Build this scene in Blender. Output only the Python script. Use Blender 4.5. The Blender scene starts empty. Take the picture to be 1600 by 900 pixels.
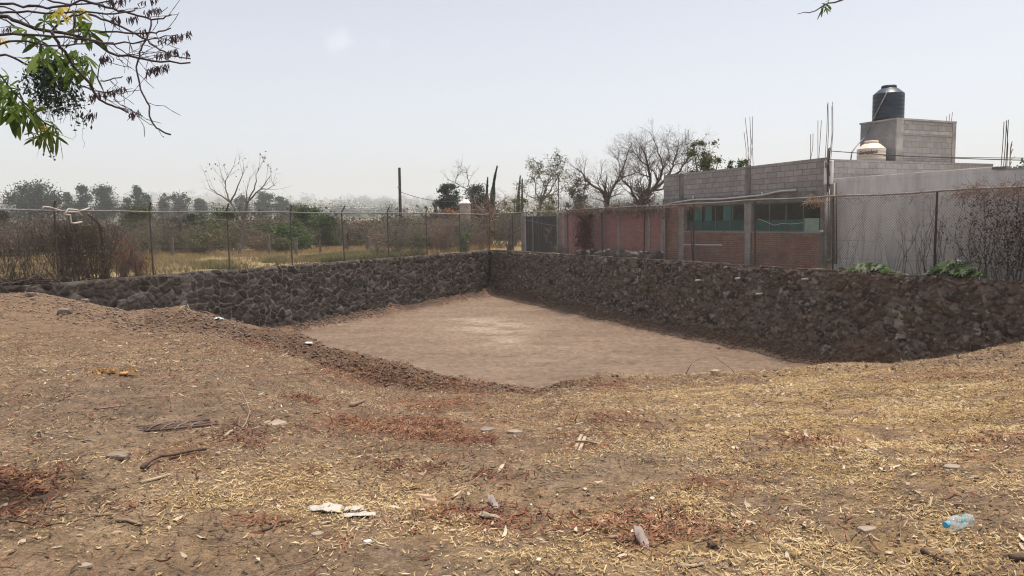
import bpy, bmesh, math, random
import numpy as np
from mathutils import Vector, Matrix
rad = math.radians
S = bpy.context.scene
COL = S.collection

# ------------------------------------------------------------------ camera
E = 1.6                      # eye height above the near ground
F = 1155.0                   # focal length in photo pixels (1600 wide)
PITCH, ROLL = 5.12, -0.9
camd = bpy.data.cameras.new('camera'); cam = bpy.data.objects.new('camera', camd); COL.objects.link(cam)
camd.sensor_width = 36; camd.lens = 36*F/1600; camd.clip_start = .05; camd.clip_end = 6000
CR = Matrix.Rotation(rad(90-PITCH), 4, 'X') @ Matrix.Rotation(rad(ROLL), 4, 'Z')
cam.matrix_world = Matrix.Translation((0, 0, E)) @ CR
S.camera = cam
# ------------------------------------------------------------------ sun + sky
SUN_EL, SUN_AZ = 78.5, 82.0   # azimuth: degrees to the right of straight ahead
sun_dir = Vector((math.sin(rad(SUN_AZ))*math.cos(rad(SUN_EL)), math.cos(rad(SUN_AZ))*math.cos(rad(SUN_EL)), math.sin(rad(SUN_EL))))
sl = bpy.data.lights.new('sun', 'SUN'); sl.energy = 4.1; sl.angle = rad(.6); sl.color = (1, .93, .84)
so = bpy.data.objects.new('sun', sl); COL.objects.link(so); so.rotation_euler = (-sun_dir).to_track_quat('-Z', 'Y').to_euler()
W = bpy.data.worlds.new('World'); S.world = W; W.use_nodes = True
SKY_STRENGTH, EXPOSURE, HAZE = .138, .48, .0005
S.view_settings.view_transform = 'Standard'; S.view_settings.look = 'None'
S.view_settings.exposure = EXPOSURE; S.view_settings.gamma = 1; S.view_settings.use_curve_mapping = False
try:
    S.cycles.use_denoising = True; S.cycles.filter_width = 1.15
    S.cycles.max_bounces = 6; S.cycles.volume_bounces = 1; S.cycles.transparent_max_bounces = 12
    S.cycles.diffuse_bounces = 3; S.cycles.glossy_bounces = 2
except Exception: pass

def ray(x, y):
    return CR.to_3x3() @ Vector(((x-800)/F, -(y-450)/F, -1))
def pt(x, y, Y):
    d = ray(x, y); k = Y/d.y
    return Vector((d.x*k, Y, E+d.z*k))
CRI = np.array(CR.to_3x3()).T
def project(P):
    q = (np.asarray(P, float)-np.array([0, 0, E])) @ CRI.T
    w = np.maximum(-q[:, 2], 1e-3)
    return 800+F*q[:, 0]/w, 450-F*q[:, 1]/w

nt = W.node_tree; nt.nodes.clear()
def nd(t, kind, **kw):
    n = t.nodes.new(kind)
    for k, v in kw.items():
        if k in n.inputs.keys() if False else hasattr(n, k): setattr(n, k, v)
    return n
wo = nt.nodes.new('ShaderNodeOutputWorld'); bg = nt.nodes.new('ShaderNodeBackground'); sky = nt.nodes.new('ShaderNodeTexSky')
sky.sky_type = 'NISHITA'; sky.sun_disc = False; sky.sun_elevation = rad(SUN_EL); sky.sun_rotation = rad(SUN_AZ)
sky.altitude = 1200; sky.air_density = 1.0; sky.dust_density = 6.0; sky.ozone_density = 1.0
bg.inputs[1].default_value = SKY_STRENGTH
tc = nt.nodes.new('ShaderNodeTexCoord')
# thin dust veil: the sky of a dusty dry-season noon is nearly colourless
hs = nt.nodes.new('ShaderNodeHueSaturation'); hs.inputs['Saturation'].default_value = .40
nt.links.new(sky.outputs[0], hs.inputs['Color'])
# one small puff of cloud and a faint second one
tint_ = nt.nodes.new('ShaderNodeMix'); tint_.data_type = 'RGBA'; tint_.blend_type = 'MULTIPLY'; tint_.inputs[0].default_value = 1; nt.links.new(hs.outputs[0], tint_.inputs[6]); tint_.inputs[7].default_value = (.99, .986, .988, 1)   # rosy dust
last = tint_.outputs[2]
for (cx, cy, size, amt) in ((531, 64, .022, .09), (604, 71, .011, .03)):
    d = ray(cx, cy).normalized()
    sub = nt.nodes.new('ShaderNodeVectorMath'); sub.operation = 'SUBTRACT'; nt.links.new(tc.outputs['Generated'], sub.inputs[0]); sub.inputs[1].default_value = d
    sc = nt.nodes.new('ShaderNodeVectorMath'); sc.operation = 'MULTIPLY'; sc.inputs[1].default_value = (.8, .8, 1.15); nt.links.new(sub.outputs[0], sc.inputs[0])
    no = nt.nodes.new('ShaderNodeTexNoise'); no.inputs['Scale'].default_value = 60; no.inputs['Detail'].default_value = 6; nt.links.new(tc.outputs['Generated'], no.inputs['Vector'])
    ln = nt.nodes.new('ShaderNodeVectorMath'); ln.operation = 'LENGTH'; nt.links.new(sc.outputs[0], ln.inputs[0])
    m1 = nt.nodes.new('ShaderNodeMath'); m1.operation = 'MULTIPLY_ADD'; nt.links.new(no.outputs[0], m1.inputs[0]); m1.inputs[1].default_value = -size*1.7; nt.links.new(ln.outputs[1], m1.inputs[2])
    mr = nt.nodes.new('ShaderNodeMapRange'); mr.interpolation_type = 'SMOOTHSTEP'; nt.links.new(m1.outputs[0], mr.inputs[0])
    mr.inputs[1].default_value = size*.15; mr.inputs[2].default_value = -size*.75; mr.inputs[3].default_value = 0; mr.inputs[4].default_value = amt
    mx = nt.nodes.new('ShaderNodeMix'); mx.data_type = 'RGBA'; nt.links.new(mr.outputs[0], mx.inputs[0]); nt.links.new(last, mx.inputs[6]); mx.inputs[7].default_value = (9.5, 10, 10.5, 1)
    last = mx.outputs[2]
nt.links.new(last, bg.inputs[0]); nt.links.new(bg.outputs[0], wo.inputs[0])

# ------------------------------------------------------------------ materials
MATS = {}
def _new(name):
    m = bpy.data.materials.new(name); m.use_nodes = True; t = m.node_tree; t.nodes.clear()
    o = t.nodes.new('ShaderNodeOutputMaterial'); MATS[name] = m
    return m, t, o
def ramp(t, cols, pos=None):
    r = t.nodes.new('ShaderNodeValToRGB'); n = len(cols)
    pos = pos or [i/(n-1) for i in range(n)]
    while len(r.color_ramp.elements) < n: r.color_ramp.elements.new(.5)
    for e, c, p in zip(r.color_ramp.elements, cols, pos): e.position = p; e.color = (*c, 1)
    return r
def noise(t, vec, scale, detail=6, rough=.6):
    n = t.nodes.new('ShaderNodeTexNoise'); n.inputs['Scale'].default_value = scale; n.inputs['Detail'].default_value = detail; n.inputs['Roughness'].default_value = rough
    if vec is not None: t.links.new(vec, n.inputs['Vector'])
    return n
def bumpn(t, height, strength, dist=.02):
    b = t.nodes.new('ShaderNodeBump'); b.inputs['Strength'].default_value = strength; b.inputs['Distance'].default_value = dist
    t.links.new(height, b.inputs['Height']); return b
def mixc(t, fac, a, b, mode='MIX'):
    m = t.nodes.new('ShaderNodeMix'); m.data_type = 'RGBA'; m.blend_type = mode
    for s, v in ((0, fac), (6, a), (7, b)):
        if isinstance(v, (int, float)): m.inputs[s].default_value = v
        elif isinstance(v, tuple): m.inputs[s].default_value = (*v, 1)
        else: t.links.new(v, m.inputs[s])
    return m.outputs[2]
def M(name, cols, scale=6, rough=.9, bump=0., bscale=30, spec=.2, metal=0., dirt=None, dscale=1.5, damt=.6, bdist=.02, drip=False):
    m, t, o = _new(name)
    p = t.nodes.new('ShaderNodeBsdfPrincipled'); tcn = t.nodes.new('ShaderNodeTexCoord'); v = tcn.outputs['Object']
    n = noise(t, v, scale); pos = [.32+.36*i/(len(cols)-1) for i in range(len(cols))]
    r = ramp(t, cols, pos); t.links.new(n.outputs[0], r.inputs[0]); c = r.outputs[0]
    if dirt:
        v2 = v
        if drip: mp = t.nodes.new('ShaderNodeMapping'); mp.inputs['Scale'].default_value = (3.2, 3.2, .35); t.links.new(v, mp.inputs[0]); v2 = mp.outputs[0]
        n2 = noise(t, v2, dscale, 8, .7); r2 = ramp(t, [(0, 0, 0), (damt,)*3], [.45, .68]); t.links.new(n2.outputs[0], r2.inputs[0])
        c = mixc(t, r2.outputs[0], c, dirt)
    t.links.new(c, p.inputs['Base Color']); p.inputs['Roughness'].default_value = rough; p.inputs['Metallic'].default_value = metal
    p.inputs['Specular IOR Level'].default_value = spec
    if bump:
        nb = noise(t, v, bscale, 8, .65); b = bumpn(t, nb.outputs[0], bump, bdist); t.links.new(b.outputs[0], p.inputs['Normal'])
    t.links.new(p.outputs[0], o.inputs[0]); return m
def leafmat(name, cols, transl=.3, rough=.7):
    m, t, o = _new(name)
    a = t.nodes.new('ShaderNodeAttribute'); a.attribute_name = 'tint'
    r = ramp(t, cols); t.links.new(a.outputs['Fac'], r.inputs[0])
    p = t.nodes.new('ShaderNodeBsdfPrincipled'); p.inputs['Roughness'].default_value = rough; p.inputs['Specular IOR Level'].default_value = .25
    t.links.new(r.outputs[0], p.inputs['Base Color'])
    tr = t.nodes.new('ShaderNodeBsdfTranslucent'); t.links.new(r.outputs[0], tr.inputs[0])
    mx = t.nodes.new('ShaderNodeMixShader'); mx.inputs[0].default_value = transl
    t.links.new(p.outputs[0], mx.inputs[1]); t.links.new(tr.outputs[0], mx.inputs[2]); t.links.new(mx.outputs[0], o.inputs[0]); return m
def brickmat(name, c1, c2, mortar, bw, bh, ms, axis='x', bump=.6, dirt=(.1, .09, .085), damt=.5, rough=.92, nv=.35, streak=None):
    m, t, o = _new(name)
    p = t.nodes.new('ShaderNodeBsdfPrincipled'); tcn = t.nodes.new('ShaderNodeTexCoord')
    sp = t.nodes.new('ShaderNodeSeparateXYZ'); t.links.new(tcn.outputs['Object'], sp.inputs[0])
    wn = noise(t, tcn.outputs['Object'], 2.5, 4)
    ad = t.nodes.new('ShaderNodeMath'); ad.operation = 'MULTIPLY_ADD'; t.links.new(wn.outputs[0], ad.inputs[0]); ad.inputs[1].default_value = .03; t.links.new(sp.outputs['Z'], ad.inputs[2])
    cb = t.nodes.new('ShaderNodeCombineXYZ'); t.links.new(sp.outputs['X' if axis == 'x' else 'Y'], cb.inputs[0]); t.links.new(ad.outputs[0], cb.inputs[1])
    b = t.nodes.new('ShaderNodeTexBrick'); t.links.new(cb.outputs[0], b.inputs['Vector'])
    b.inputs['Scale'].default_value = 1; b.inputs['Brick Width'].default_value = bw; b.inputs['Row Height'].default_value = bh
    b.inputs['Mortar Size'].default_value = ms; b.inputs['Mortar Smooth'].default_value = .3; b.inputs['Bias'].default_value = 0
    b.inputs['Color1'].default_value = (*c1, 1); b.inputs['Color2'].default_value = (*c2, 1); b.inputs['Mortar'].default_value = (*mortar, 1)
    n2 = noise(t, tcn.outputs['Object'], 1.3, 8, .7); r2 = ramp(t, [(0, 0, 0), (damt,)*3], [.42, .7]); t.links.new(n2.outputs[0], r2.inputs[0])
    c = mixc(t, r2.outputs[0], b.outputs['Color'], dirt)
    n3 = noise(t, tcn.outputs['Object'], 22, 6, .7); r3 = ramp(t, [(1-nv,)*3, (1+nv*.4,)*3], [.3, .7]); t.links.new(n3.outputs[0], r3.inputs[0])
    c = mixc(t, 1.0, c, r3.outputs[0], 'MULTIPLY')
    if streak:   # pale efflorescence that runs along courses
        mp = t.nodes.new('ShaderNodeMapping'); mp.inputs['Scale'].default_value = (1.2, 1.2, 22); t.links.new(tcn.outputs['Object'], mp.inputs[0])
        n4 = noise(t, mp.outputs[0], 1.0, 5, .6); r4 = ramp(t, [(0, 0, 0), (.75,)*3], [.56, .68]); t.links.new(n4.outputs[0], r4.inputs[0])
        c = mixc(t, r4.outputs[0], c, streak)
    t.links.new(c, p.inputs['Base Color']); p.inputs['Roughness'].default_value = rough; p.inputs['Specular IOR Level'].default_value = .15
    inv = t.nodes.new('ShaderNodeMath'); inv.operation = 'SUBTRACT'; inv.inputs[0].default_value = 1; t.links.new(b.outputs['Fac'], inv.inputs[1])
    ad2 = t.nodes.new('ShaderNodeMath'); ad2.operation = 'MULTIPLY_ADD'; t.links.new(n3.outputs[0], ad2.inputs[0]); ad2.inputs[1].default_value = .5; t.links.new(inv.outputs[0], ad2.inputs[2])
    bp = bumpn(t, ad2.outputs[0], bump, .012); t.links.new(bp.outputs[0], p.inputs['Normal'])
    t.links.new(p.outputs[0], o.inputs[0]); return m

# ------------------------------------------------------------------ mesh helpers
def mesh_np(name, V, Fc, mat, tint=None, smooth=False, colattr=None):
    V = np.asarray(V, np.float32); Fc = np.asarray(Fc, np.int32); k = Fc.shape[1]
    me = bpy.data.meshes.new(name); me.vertices.add(len(V)); me.vertices.foreach_set('co', V.ravel())
    me.loops.add(Fc.size); me.loops.foreach_set('vertex_index', Fc.ravel())
    me.polygons.add(len(Fc)); me.polygons.foreach_set('loop_start', np.arange(0, Fc.size, k, dtype=np.int32))
    if smooth: me.polygons.foreach_set('use_smooth', np.ones(len(Fc), bool))
    me.update(calc_edges=True)
    if tint is not None:
        a = me.attributes.new('tint', 'FLOAT', 'POINT'); a.data.foreach_set('value', np.asarray(tint, np.float32))
    if colattr is not None:
        a = me.attributes.new('soil', 'FLOAT_COLOR', 'POINT'); c = np.ones((len(V), 4), np.float32); c[:, :3] = colattr; a.data.foreach_set('color', c.ravel())
    if mat: me.materials.append(mat)
    return me
def obj(name, me, parent=None, loc=(0, 0, 0), mw=None):
    o = bpy.data.objects.new(name, me); COL.objects.link(o)
    if parent: o.parent = parent
    elif mw is not None: o.matrix_world = mw
    else: o.location = loc
    return o
def thing(name, label, cat, loc=(0, 0, 0), group=None, mw=None):
    o = bpy.data.objects.new(name, None); COL.objects.link(o); o.empty_display_size = .2
    if mw is not None: o.matrix_world = mw
    else: o.location = loc
    o['label'] = label; o['category'] = cat
    if group: o['group'] = group
    return o
def tag(o, label, cat, group=None):
    o['label'] = label; o['category'] = cat
    if group: o['group'] = group
    return o
def kind(o, k, label=None, cat=None):
    o['kind'] = k
    if label: o['label'] = label
    if cat: o['category'] = cat
    return o

def segs(P0, P1, R0, R1, n=4):
    """independent tapered prisms, vectorised"""
    P0 = np.asarray(P0, float); P1 = np.asarray(P1, float); R0 = np.asarray(R0, float); R1 = np.asarray(R1, float)
    d = P1-P0; L = np.linalg.norm(d, axis=1, keepdims=True); d = d/np.maximum(L, 1e-6)
    ref = np.where(np.abs(d[:, 2:3]) > .9, np.array([[1., 0, 0]]), np.array([[0, 0, 1.]]))
    a = np.cross(d, ref); a /= np.maximum(np.linalg.norm(a, axis=1, keepdims=True), 1e-6); b = np.cross(d, a)
    N = len(P0); V = np.empty((N, 2*n, 3))
    for i in range(n):
        th = 2*math.pi*i/n; u = math.cos(th)*a+math.sin(th)*b
        V[:, i] = P0+u*R0[:, None]; V[:, n+i] = P1+u*R1[:, None]
    base = (np.arange(N)*2*n)[:, None]; Fs = []
    for i in range(n):
        j = (i+1) % n; Fs.append(base+np.array([[i, j, n+j, n+i]]))
    return V.reshape(-1, 3), np.concatenate(Fs, 0)
class MB:
    def __init__(s): s.V = []; s.Fq = []; s.T = []; s.n = 0
    def add(s, V, Fc, tint=.5):
        V = np.asarray(V, float).reshape(-1, 3); Fc = np.asarray(Fc, int)
        if Fc.shape[1] == 3: Fc = np.concatenate([Fc, Fc[:, 2:3]], 1)
        s.V.append(V); s.Fq.append(Fc+s.n); s.T.append(np.broadcast_to(np.asarray(tint, float), (len(V),)) if np.ndim(tint) == 0 else np.asarray(tint, float)); s.n += len(V); return s
    def box(s, a0, a1, b0, b1, c0, c1):
        V = [(a0, b0, c0), (a1, b0, c0), (a1, b1, c0), (a0, b1, c0), (a0, b0, c1), (a1, b0, c1), (a1, b1, c1), (a0, b1, c1)]
        return s.add(V, [(0, 3, 2, 1), (4, 5, 6, 7), (0, 1, 5, 4), (1, 2, 6, 5), (2, 3, 7, 6), (3, 0, 4, 7)])
    def prism(s, poly, b0, b1):
        """poly: convex list of (a,z) counter-clockwise seen from -b; extruded b0..b1"""
        k = len(poly); V = [(p[0], b0, p[1]) for p in poly]+[(p[0], b1, p[1]) for p in poly]
        Fs = [(i, (i+1) % k, k+(i+1) % k, k+i) for i in range(k)]
        s.add(V, Fs)
        for off, rev in ((0, 1), (k, 0)):
            for i in range(1, k-1, 2):
                q = [off, off+i, off+i+1, off+min(i+2, k-1)]
                V0 = s.n-2*k if off == 0 and False else None
                s._fan(V, q)
        return s
    def _fan(s, V, q): s.add([V[i] for i in q], [(0, 1, 2, 3)])
    def tube(s, pts, r, n=8, caps=True, tint=.5):
        P = np.array([tuple(p) for p in pts], float); m = len(P); R = np.full(m, r, float) if np.ndim(r) == 0 else np.asarray(r, float)
        T = np.gradient(P, axis=0); T /= np.maximum(np.linalg.norm(T, axis=1, keepdims=True), 1e-9)
        ref = np.array([0, 0, 1.]) if abs(T[0, 2]) < .9 else np.array([1., 0, 0])
        V = []; a = np.cross(T[0], ref); a /= np.linalg.norm(a)
        for i in range(m):
            a = a-T[i]*a.dot(T[i]); a /= max(np.linalg.norm(a), 1e-9); b = np.cross(T[i], a)
            for k in range(n):
                th = 2*math.pi*k/n; V.append(P[i]+R[i]*(math.cos(th)*a+math.sin(th)*b))
        Fs = [(i*n+k, i*n+(k+1) % n, (i+1)*n+(k+1) % n, (i+1)*n+k) for i in range(m-1) for k in range(n)]
        s.add(V, Fs, tint)
        if caps:
            for i in (0, m-1):
                ring = V[i*n:(i+1)*n]; s.add(ring+[P[i]], [(k, (k+1) % n, n, n) for k in range(n)], tint)
        return s
    def lathe(s, prof, c=(0, 0, 0), n=32):
        V = []; m = len(prof)
        for (r, z) in prof:
            for k in range(n):
                th = 2*math.pi*k/n; V.append((c[0]+r*math.cos(th), c[1]+r*math.sin(th), c[2]+z))
        return s.add(V, [(i*n+k, i*n+(k+1) % n, (i+1)*n+(k+1) % n, (i+1)*n+k) for i in range(m-1) for k in range(n)])
    def data(s): return np.concatenate(s.V), np.concatenate(s.Fq), np.concatenate(s.T)
    def mesh(s, name, mat, off=(0, 0, 0), smooth=False, bevel=0):
        V, Fc, T = s.data(); V = V-np.asarray(off, float)
        me = bpy.data.meshes.new(name)
        polys = [tuple(dict.fromkeys(f)) for f in Fc.tolist()]
        polys = [p for p in polys if len(p) > 2]
        me.from_pydata(V.tolist(), [], polys); me.update()
        a = me.attributes.new('tint', 'FLOAT', 'POINT'); a.data.foreach_set('value', T.astype(np.float32))
        bm = bmesh.new(); bm.from_mesh(me); bmesh.ops.remove_doubles(bm, verts=bm.verts, dist=1e-5); bmesh.ops.recalc_face_normals(bm, faces=bm.faces)
        if bevel: bmesh.ops.bevel(bm, geom=list(bm.edges), offset=bevel, segments=1, affect='EDGES')
        if smooth:
            for f in bm.faces: f.smooth = True
        bm.to_mesh(me); bm.free(); me.materials.append(mat); return me
    def build(s, name, mat, parent=None, off=(0, 0, 0), smooth=False, bevel=0, mw=None):
        me = s.mesh(name, mat, off, smooth, bevel); o = bpy.data.objects.new(name, me); COL.objects.link(o)
        if parent: o.parent = parent
        elif mw is not None: o.matrix_world = mw
        else: o.location = off
        return o
def copy_tree(o, parent=None):
    c = o.copy(); COL.objects.link(c); c.parent = parent
    for ch in [x for x in bpy.data.objects if x.parent == o]: copy_tree(ch, c)
    return c

# ------------------------------------------------------------------ numpy noise
def h2(ix, iy, s):
    n = (ix.astype(np.int64)*374761393+iy.astype(np.int64)*668265263+s*144269504) & 0xffffffff
    n = ((n ^ (n >> 13))*1274126177) & 0xffffffff
    return ((n ^ (n >> 16)) & 0xffffff)/float(0xffffff)
def vn(x, y, s=0):
    ix = np.floor(x); iy = np.floor(y); fx = x-ix; fy = y-iy; fx = fx*fx*(3-2*fx); fy = fy*fy*(3-2*fy)
    a = h2(ix, iy, s); b = h2(ix+1, iy, s); c = h2(ix, iy+1, s); d = h2(ix+1, iy+1, s)
    return (a+(b-a)*fx)*(1-fy)+(c+(d-c)*fx)*fy
def fbm(x, y, s=0, o=4):
    t = 0; a = .5; n = 0
    for i in range(o): t = t+a*vn(x, y, s+i*7); n += a; x = x*2.03+11.7; y = y*2.03+5.3; a *= .5
    return t/n
def worley(x, y, s=0):
    ix = np.floor(x); iy = np.floor(y); f1 = np.full(x.shape, 9.); f2 = f1.copy(); idv = np.zeros(x.shape); id2 = np.zeros(x.shape)
    for dx in (-1, 0, 1):
        for dy in (-1, 0, 1):
            cx = ix+dx; cy = iy+dy; px = cx+.1+.8*h2(cx, cy, s); py = cy+.1+.8*h2(cx, cy, s+3)
            d = np.hypot(px-x, py-y); r = h2(cx, cy, s+5); r2 = h2(cx, cy, s+9)
            m = d < f1; f2 = np.where(m, f1, np.minimum(f2, d)); idv = np.where(m, r, idv); id2 = np.where(m, r2, id2); f1 = np.where(m, d, f1)
    return f1, f2, idv, id2
def sstep(a, b, x):
    t = np.clip((x-a)/(b-a), 0, 1); return t*t*(3-2*t)

# ------------------------------------------------------------------ lay-out of the lot
YC = 47.2
C = pt(769, 391, YC); L0 = pt(246, 430, 26.7); R0 = pt(1451, 432, 20.0)
class Frame:
    def __init__(s, ox, xdir):
        s.x = Vector((xdir.x, xdir.y, 0)).normalized(); s.y = Vector((-s.x.y, s.x.x, 0))
        s.o = Vector((C.x, C.y, 0))
    def w(s, a, o, z): return s.o+s.x*a+s.y*o+Vector((0, 0, z))
    def mw(s, a, o, z):
        m = Matrix(((s.x.x, s.y.x, 0, 0), (s.x.y, s.y.y, 0, 0), (0, 0, 1, 0), (0, 0, 0, 1)))
        return Matrix.Translation(s.w(a, o, z)) @ m
    def ao(s, p): q = Vector((p.x-s.o.x, p.y-s.o.y, 0)); return q.dot(s.x), q.dot(s.y)
    def px(s, x, y, o=0.):           # photo pixel on the vertical plane at offset o -> (a, z)
        d = ray(x, y); k = (o+s.o.dot(s.y))/d.dot(s.y); p = Vector((0, 0, E))+d*k
        return s.ao(p)[0], p.z
    def side(s, x, y, a):            # photo pixel on the vertical plane at a = const -> (o, z)
        d = ray(x, y); k = (a+s.o.dot(s.x))/d.dot(s.x); p = Vector((0, 0, E))+d*k
        return s.ao(p)[1], p.z
LF = Frame(C, C-L0); RF = Frame(C, R0-C)
LF_A0 = LF.ao(L0)[0]; RF_A0 = RF.ao(R0)[0]
def ltop(a): return C.z+(L0.z-C.z)*np.asarray(a)/LF_A0
def rtop(a): return C.z+(R0.z-C.z)*np.asarray(a)/RF_A0
FLOOR = E-4.67
LIP = [(-400, 452, 18), (0, 460, 17), (60, 459, 17), (130, 470, 16.8), (200, 489, 16.5), (285, 482, 16.3), (340, 497, 16), (400, 511, 15.5), (465, 519, 15), (510, 544, 14.6), (560, 553, 14.4), (600, 565, 14.2), (650, 577, 14), (700, 589, 13.8), (760, 598, 13.6),
       (845, 607, 13.5), (880, 598, 13.5), (940, 590, 13.6), (1000, 590, 13.8), (1100, 584, 14), (1200, 578, 14), (1300, 570, 13.8), (1400, 568, 13.5), (1460, 563, 13), (1530, 550, 12.5), (1600, 538, 12), (1900, 480, 11)]
BASE = [(-400, 500, 14.5), (0, 505, 14.4), (130, 510, 14.3), (200, 520, 14.3), (340, 525, 14.4), (465, 560, 13.6), (510, 578, 13.5), (600, 604, 13.2), (700, 612, 13), (760, 615, 12.9), (845, 617, 12.9), (900, 607, 12.9), (1000, 603, 12.9), (1300, 585, 12.8), (1600, 570, 10.8), (1900, 520, 10)]
lipP = [pt(*q) for q in LIP]; basP = [pt(*q) for q in BASE]
lu = np.array([p.x/p.y for p in lipP]); lY = np.array([p.y for p in lipP]); lz = np.array([p.z for p in lipP])
bu = np.array([p.x/p.y for p in basP]); bY = np.array([p.y for p in basP]); bz = np.array([p.z for p in basP])
def h_macro(X, Y):
    u = np.clip(X/np.maximum(Y, .6), -1.3, 1.3)
    Yl = np.interp(u, lu, lY); zl = np.interp(u, lu, lz); Yb = np.interp(u, bu, bY); zb = np.interp(u, bu, bz)
    t = np.clip((Y-2.5)/(Yb-2.5), 0, 1); near = zb*(t*.75+.25*t*t)
    ber = zb+(zl-zb)*sstep(0, 1, (Y-Yb)/(Yl-Yb))
    fall = np.maximum(zl-np.maximum(Y-Yl, 0)*.12-.46*np.maximum(Y-Yl-.35, 0), FLOOR)
    z = np.where(Y < Yb, near, np.where(Y < Yl, ber, fall))
    return z, u, Yb, Yl
lx_, ly_ = LF.y.x, LF.y.y; rx_, ry_ = RF.y.x, RF.y.y
def dists(X, Y): return (X-C.x)*lx_+(Y-C.y)*ly_, (X-C.x)*rx_+(Y-C.y)*ry_
def ground_h(X, Y):
    X = np.asarray(X, float); Y = np.asarray(Y, float)
    z, u, Yb, Yl = h_macro(X, Y)
    onfloor = sstep(.25, .02, z-FLOOR)*(Y > Yl)
    berm = np.exp(-((Y-(Yb+Yl)/2)/.9)**2)*sstep(.75, .1, np.abs(u+.1)-.0)
    z = z+(fbm(X*.5, Y*.5, 1, 3)-.5)*.16*(1-onfloor*.6)+(fbm(X*2.3, Y*2.3, 2, 3)-.5)*.07*(1-onfloor*.6)
    z = z+(fbm(X*9, Y*9, 3, 3)-.5)*(.028+.09*berm)*(1-onfloor*.3)+onfloor*((fbm(X*.5+Y*.3, Y*2.2, 9, 4)-.5)*.10)+(vn(X*28, Y*28, 4)-.5)*(.011+.03*berm)*(1-onfloor*.7)
    dl, dr = dists(X, Y)                      # debris banked against the wall feet
    m = (Y > Yl)
    z = z+m*(.36*np.exp(-np.maximum(-dl-.15, 0)/.32)+.55*np.exp(-np.maximum(-dr-.3, 0)/.33))*(.6+.8*fbm(X*1.5, Y*1.5, 8, 3))*sstep(-.3, -1.2, z)
    return z
def gp(x, y):
    """photo pixel -> point on the ground"""
    d = ray(x, y); Ys = np.arange(1.6, 40, .02); k = Ys/d.y
    z = E+d.z*k; g = ground_h(d.x*k, Ys); i = int(np.argmax(z < g))
    return Vector((d.x*k[i], Ys[i], float(g[i])))
# ------------------------------------------------------------------ setting: haze, ground, field
def field_h(X, Y):
    X = np.asarray(X, float); Y = np.asarray(Y, float); D = np.hypot(X, Y)
    z = np.interp(D, [0, 60, 110, 220, 400, 800, 1200, 1700, 2200, 2800, 3400], [-.16, -.2, -.6, -.6, .8, 13.4, 27, 47, 72, 90, 86])
    z = z+(fbm(X*.002, Y*.002, 21, 3)-.5)*np.interp(D, [300, 900, 2400], [0, 6, 42])+(fbm(X*.35, Y*.35, 22, 3)-.5)*.1
    return z
HZ = MB().box(-2900, 2900, -60, 3400, -4.5, 150)
hm, t_, o_ = _new('haze_air'); pv = t_.nodes.new('ShaderNodeVolumePrincipled'); pv.inputs['Color'].default_value = (.92, .93, .95, 1); pv.inputs['Density'].default_value = HAZE; pv.inputs['Anisotropy'].default_value = .2
t_.links.new(pv.outputs[0], o_.inputs['Volume'])
hz = HZ.build('haze', hm); kind(hz, 'stuff')

# patches of litter given in photo pixels: x, y, rx, ry, strength
REDP = [(640, 665, 110, 13, .9), (720, 682, 70, 12, .8), (600, 650, 90, 10, .5), (270, 712, 55, 16, 1), (25, 755, 60, 26, 1), (15, 805, 50, 22, .7), (640, 735, 60, 13, .8), (735, 812, 75, 20, 1), (1000, 830, 115, 24, 1.1),
        (1110, 755, 75, 14, .7), (1540, 700, 60, 16, .6), (345, 688, 65, 14, .7), (455, 628, 60, 10, .5), (545, 578, 45, 9, 1), (600, 592, 45, 8, 1), (660, 600, 50, 7, 1), (740, 606, 60, 7, 1), (850, 610, 60, 7, .8), (920, 601, 60, 7, .9), (700, 630, 70, 6, .6),
        (470, 745, 40, 12, .5), (410, 815, 50, 14, .6), (150, 790, 60, 8, .5), (940, 655, 60, 10, .4), (1250, 690, 60, 10, .4), (1330, 560, 80, 8, .3), (1480, 590, 80, 10, .3), (430, 540, 60, 12, .35), (780, 745, 50, 8, .3), (905, 690, 40, 12, .5)]
STRAWP = [(1250, 660, 330, 55, .75), (1450, 720, 260, 60, .75), (1500, 620, 180, 40, .6), (1100, 850, 260, 60, .75), (1480, 860, 260, 50, .7), (620, 790, 210, 35, .55), (480, 745, 130, 30, .5), (900, 740, 90, 22, .35), (250, 850, 190, 30, .5), (1150, 610, 260, 16, .5), (760, 850, 150, 40, .5), (330, 790, 130, 26, .4), (1330, 590, 200, 18, .5), (1060, 780, 90, 30, .5)]
BAREP = [(1010, 725, 95, 26, .8), (1290, 775, 110, 35, .7), (870, 745, 80, 22, .6), (700, 885, 120, 25, .6), (980, 660, 110, 12, .7), (650, 860, 130, 18, .6), (250, 640, 330, 45, .5), (720, 700, 90, 10, .5), (1540, 785, 60, 18, .3)]
def blobs(L, x, y):
    t = 0
    for (cx, cy, rx, ry, s) in L: t = t+s*np.exp(-(((x-cx)/rx)**2+((y-cy)/ry)**2))
    return t
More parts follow.
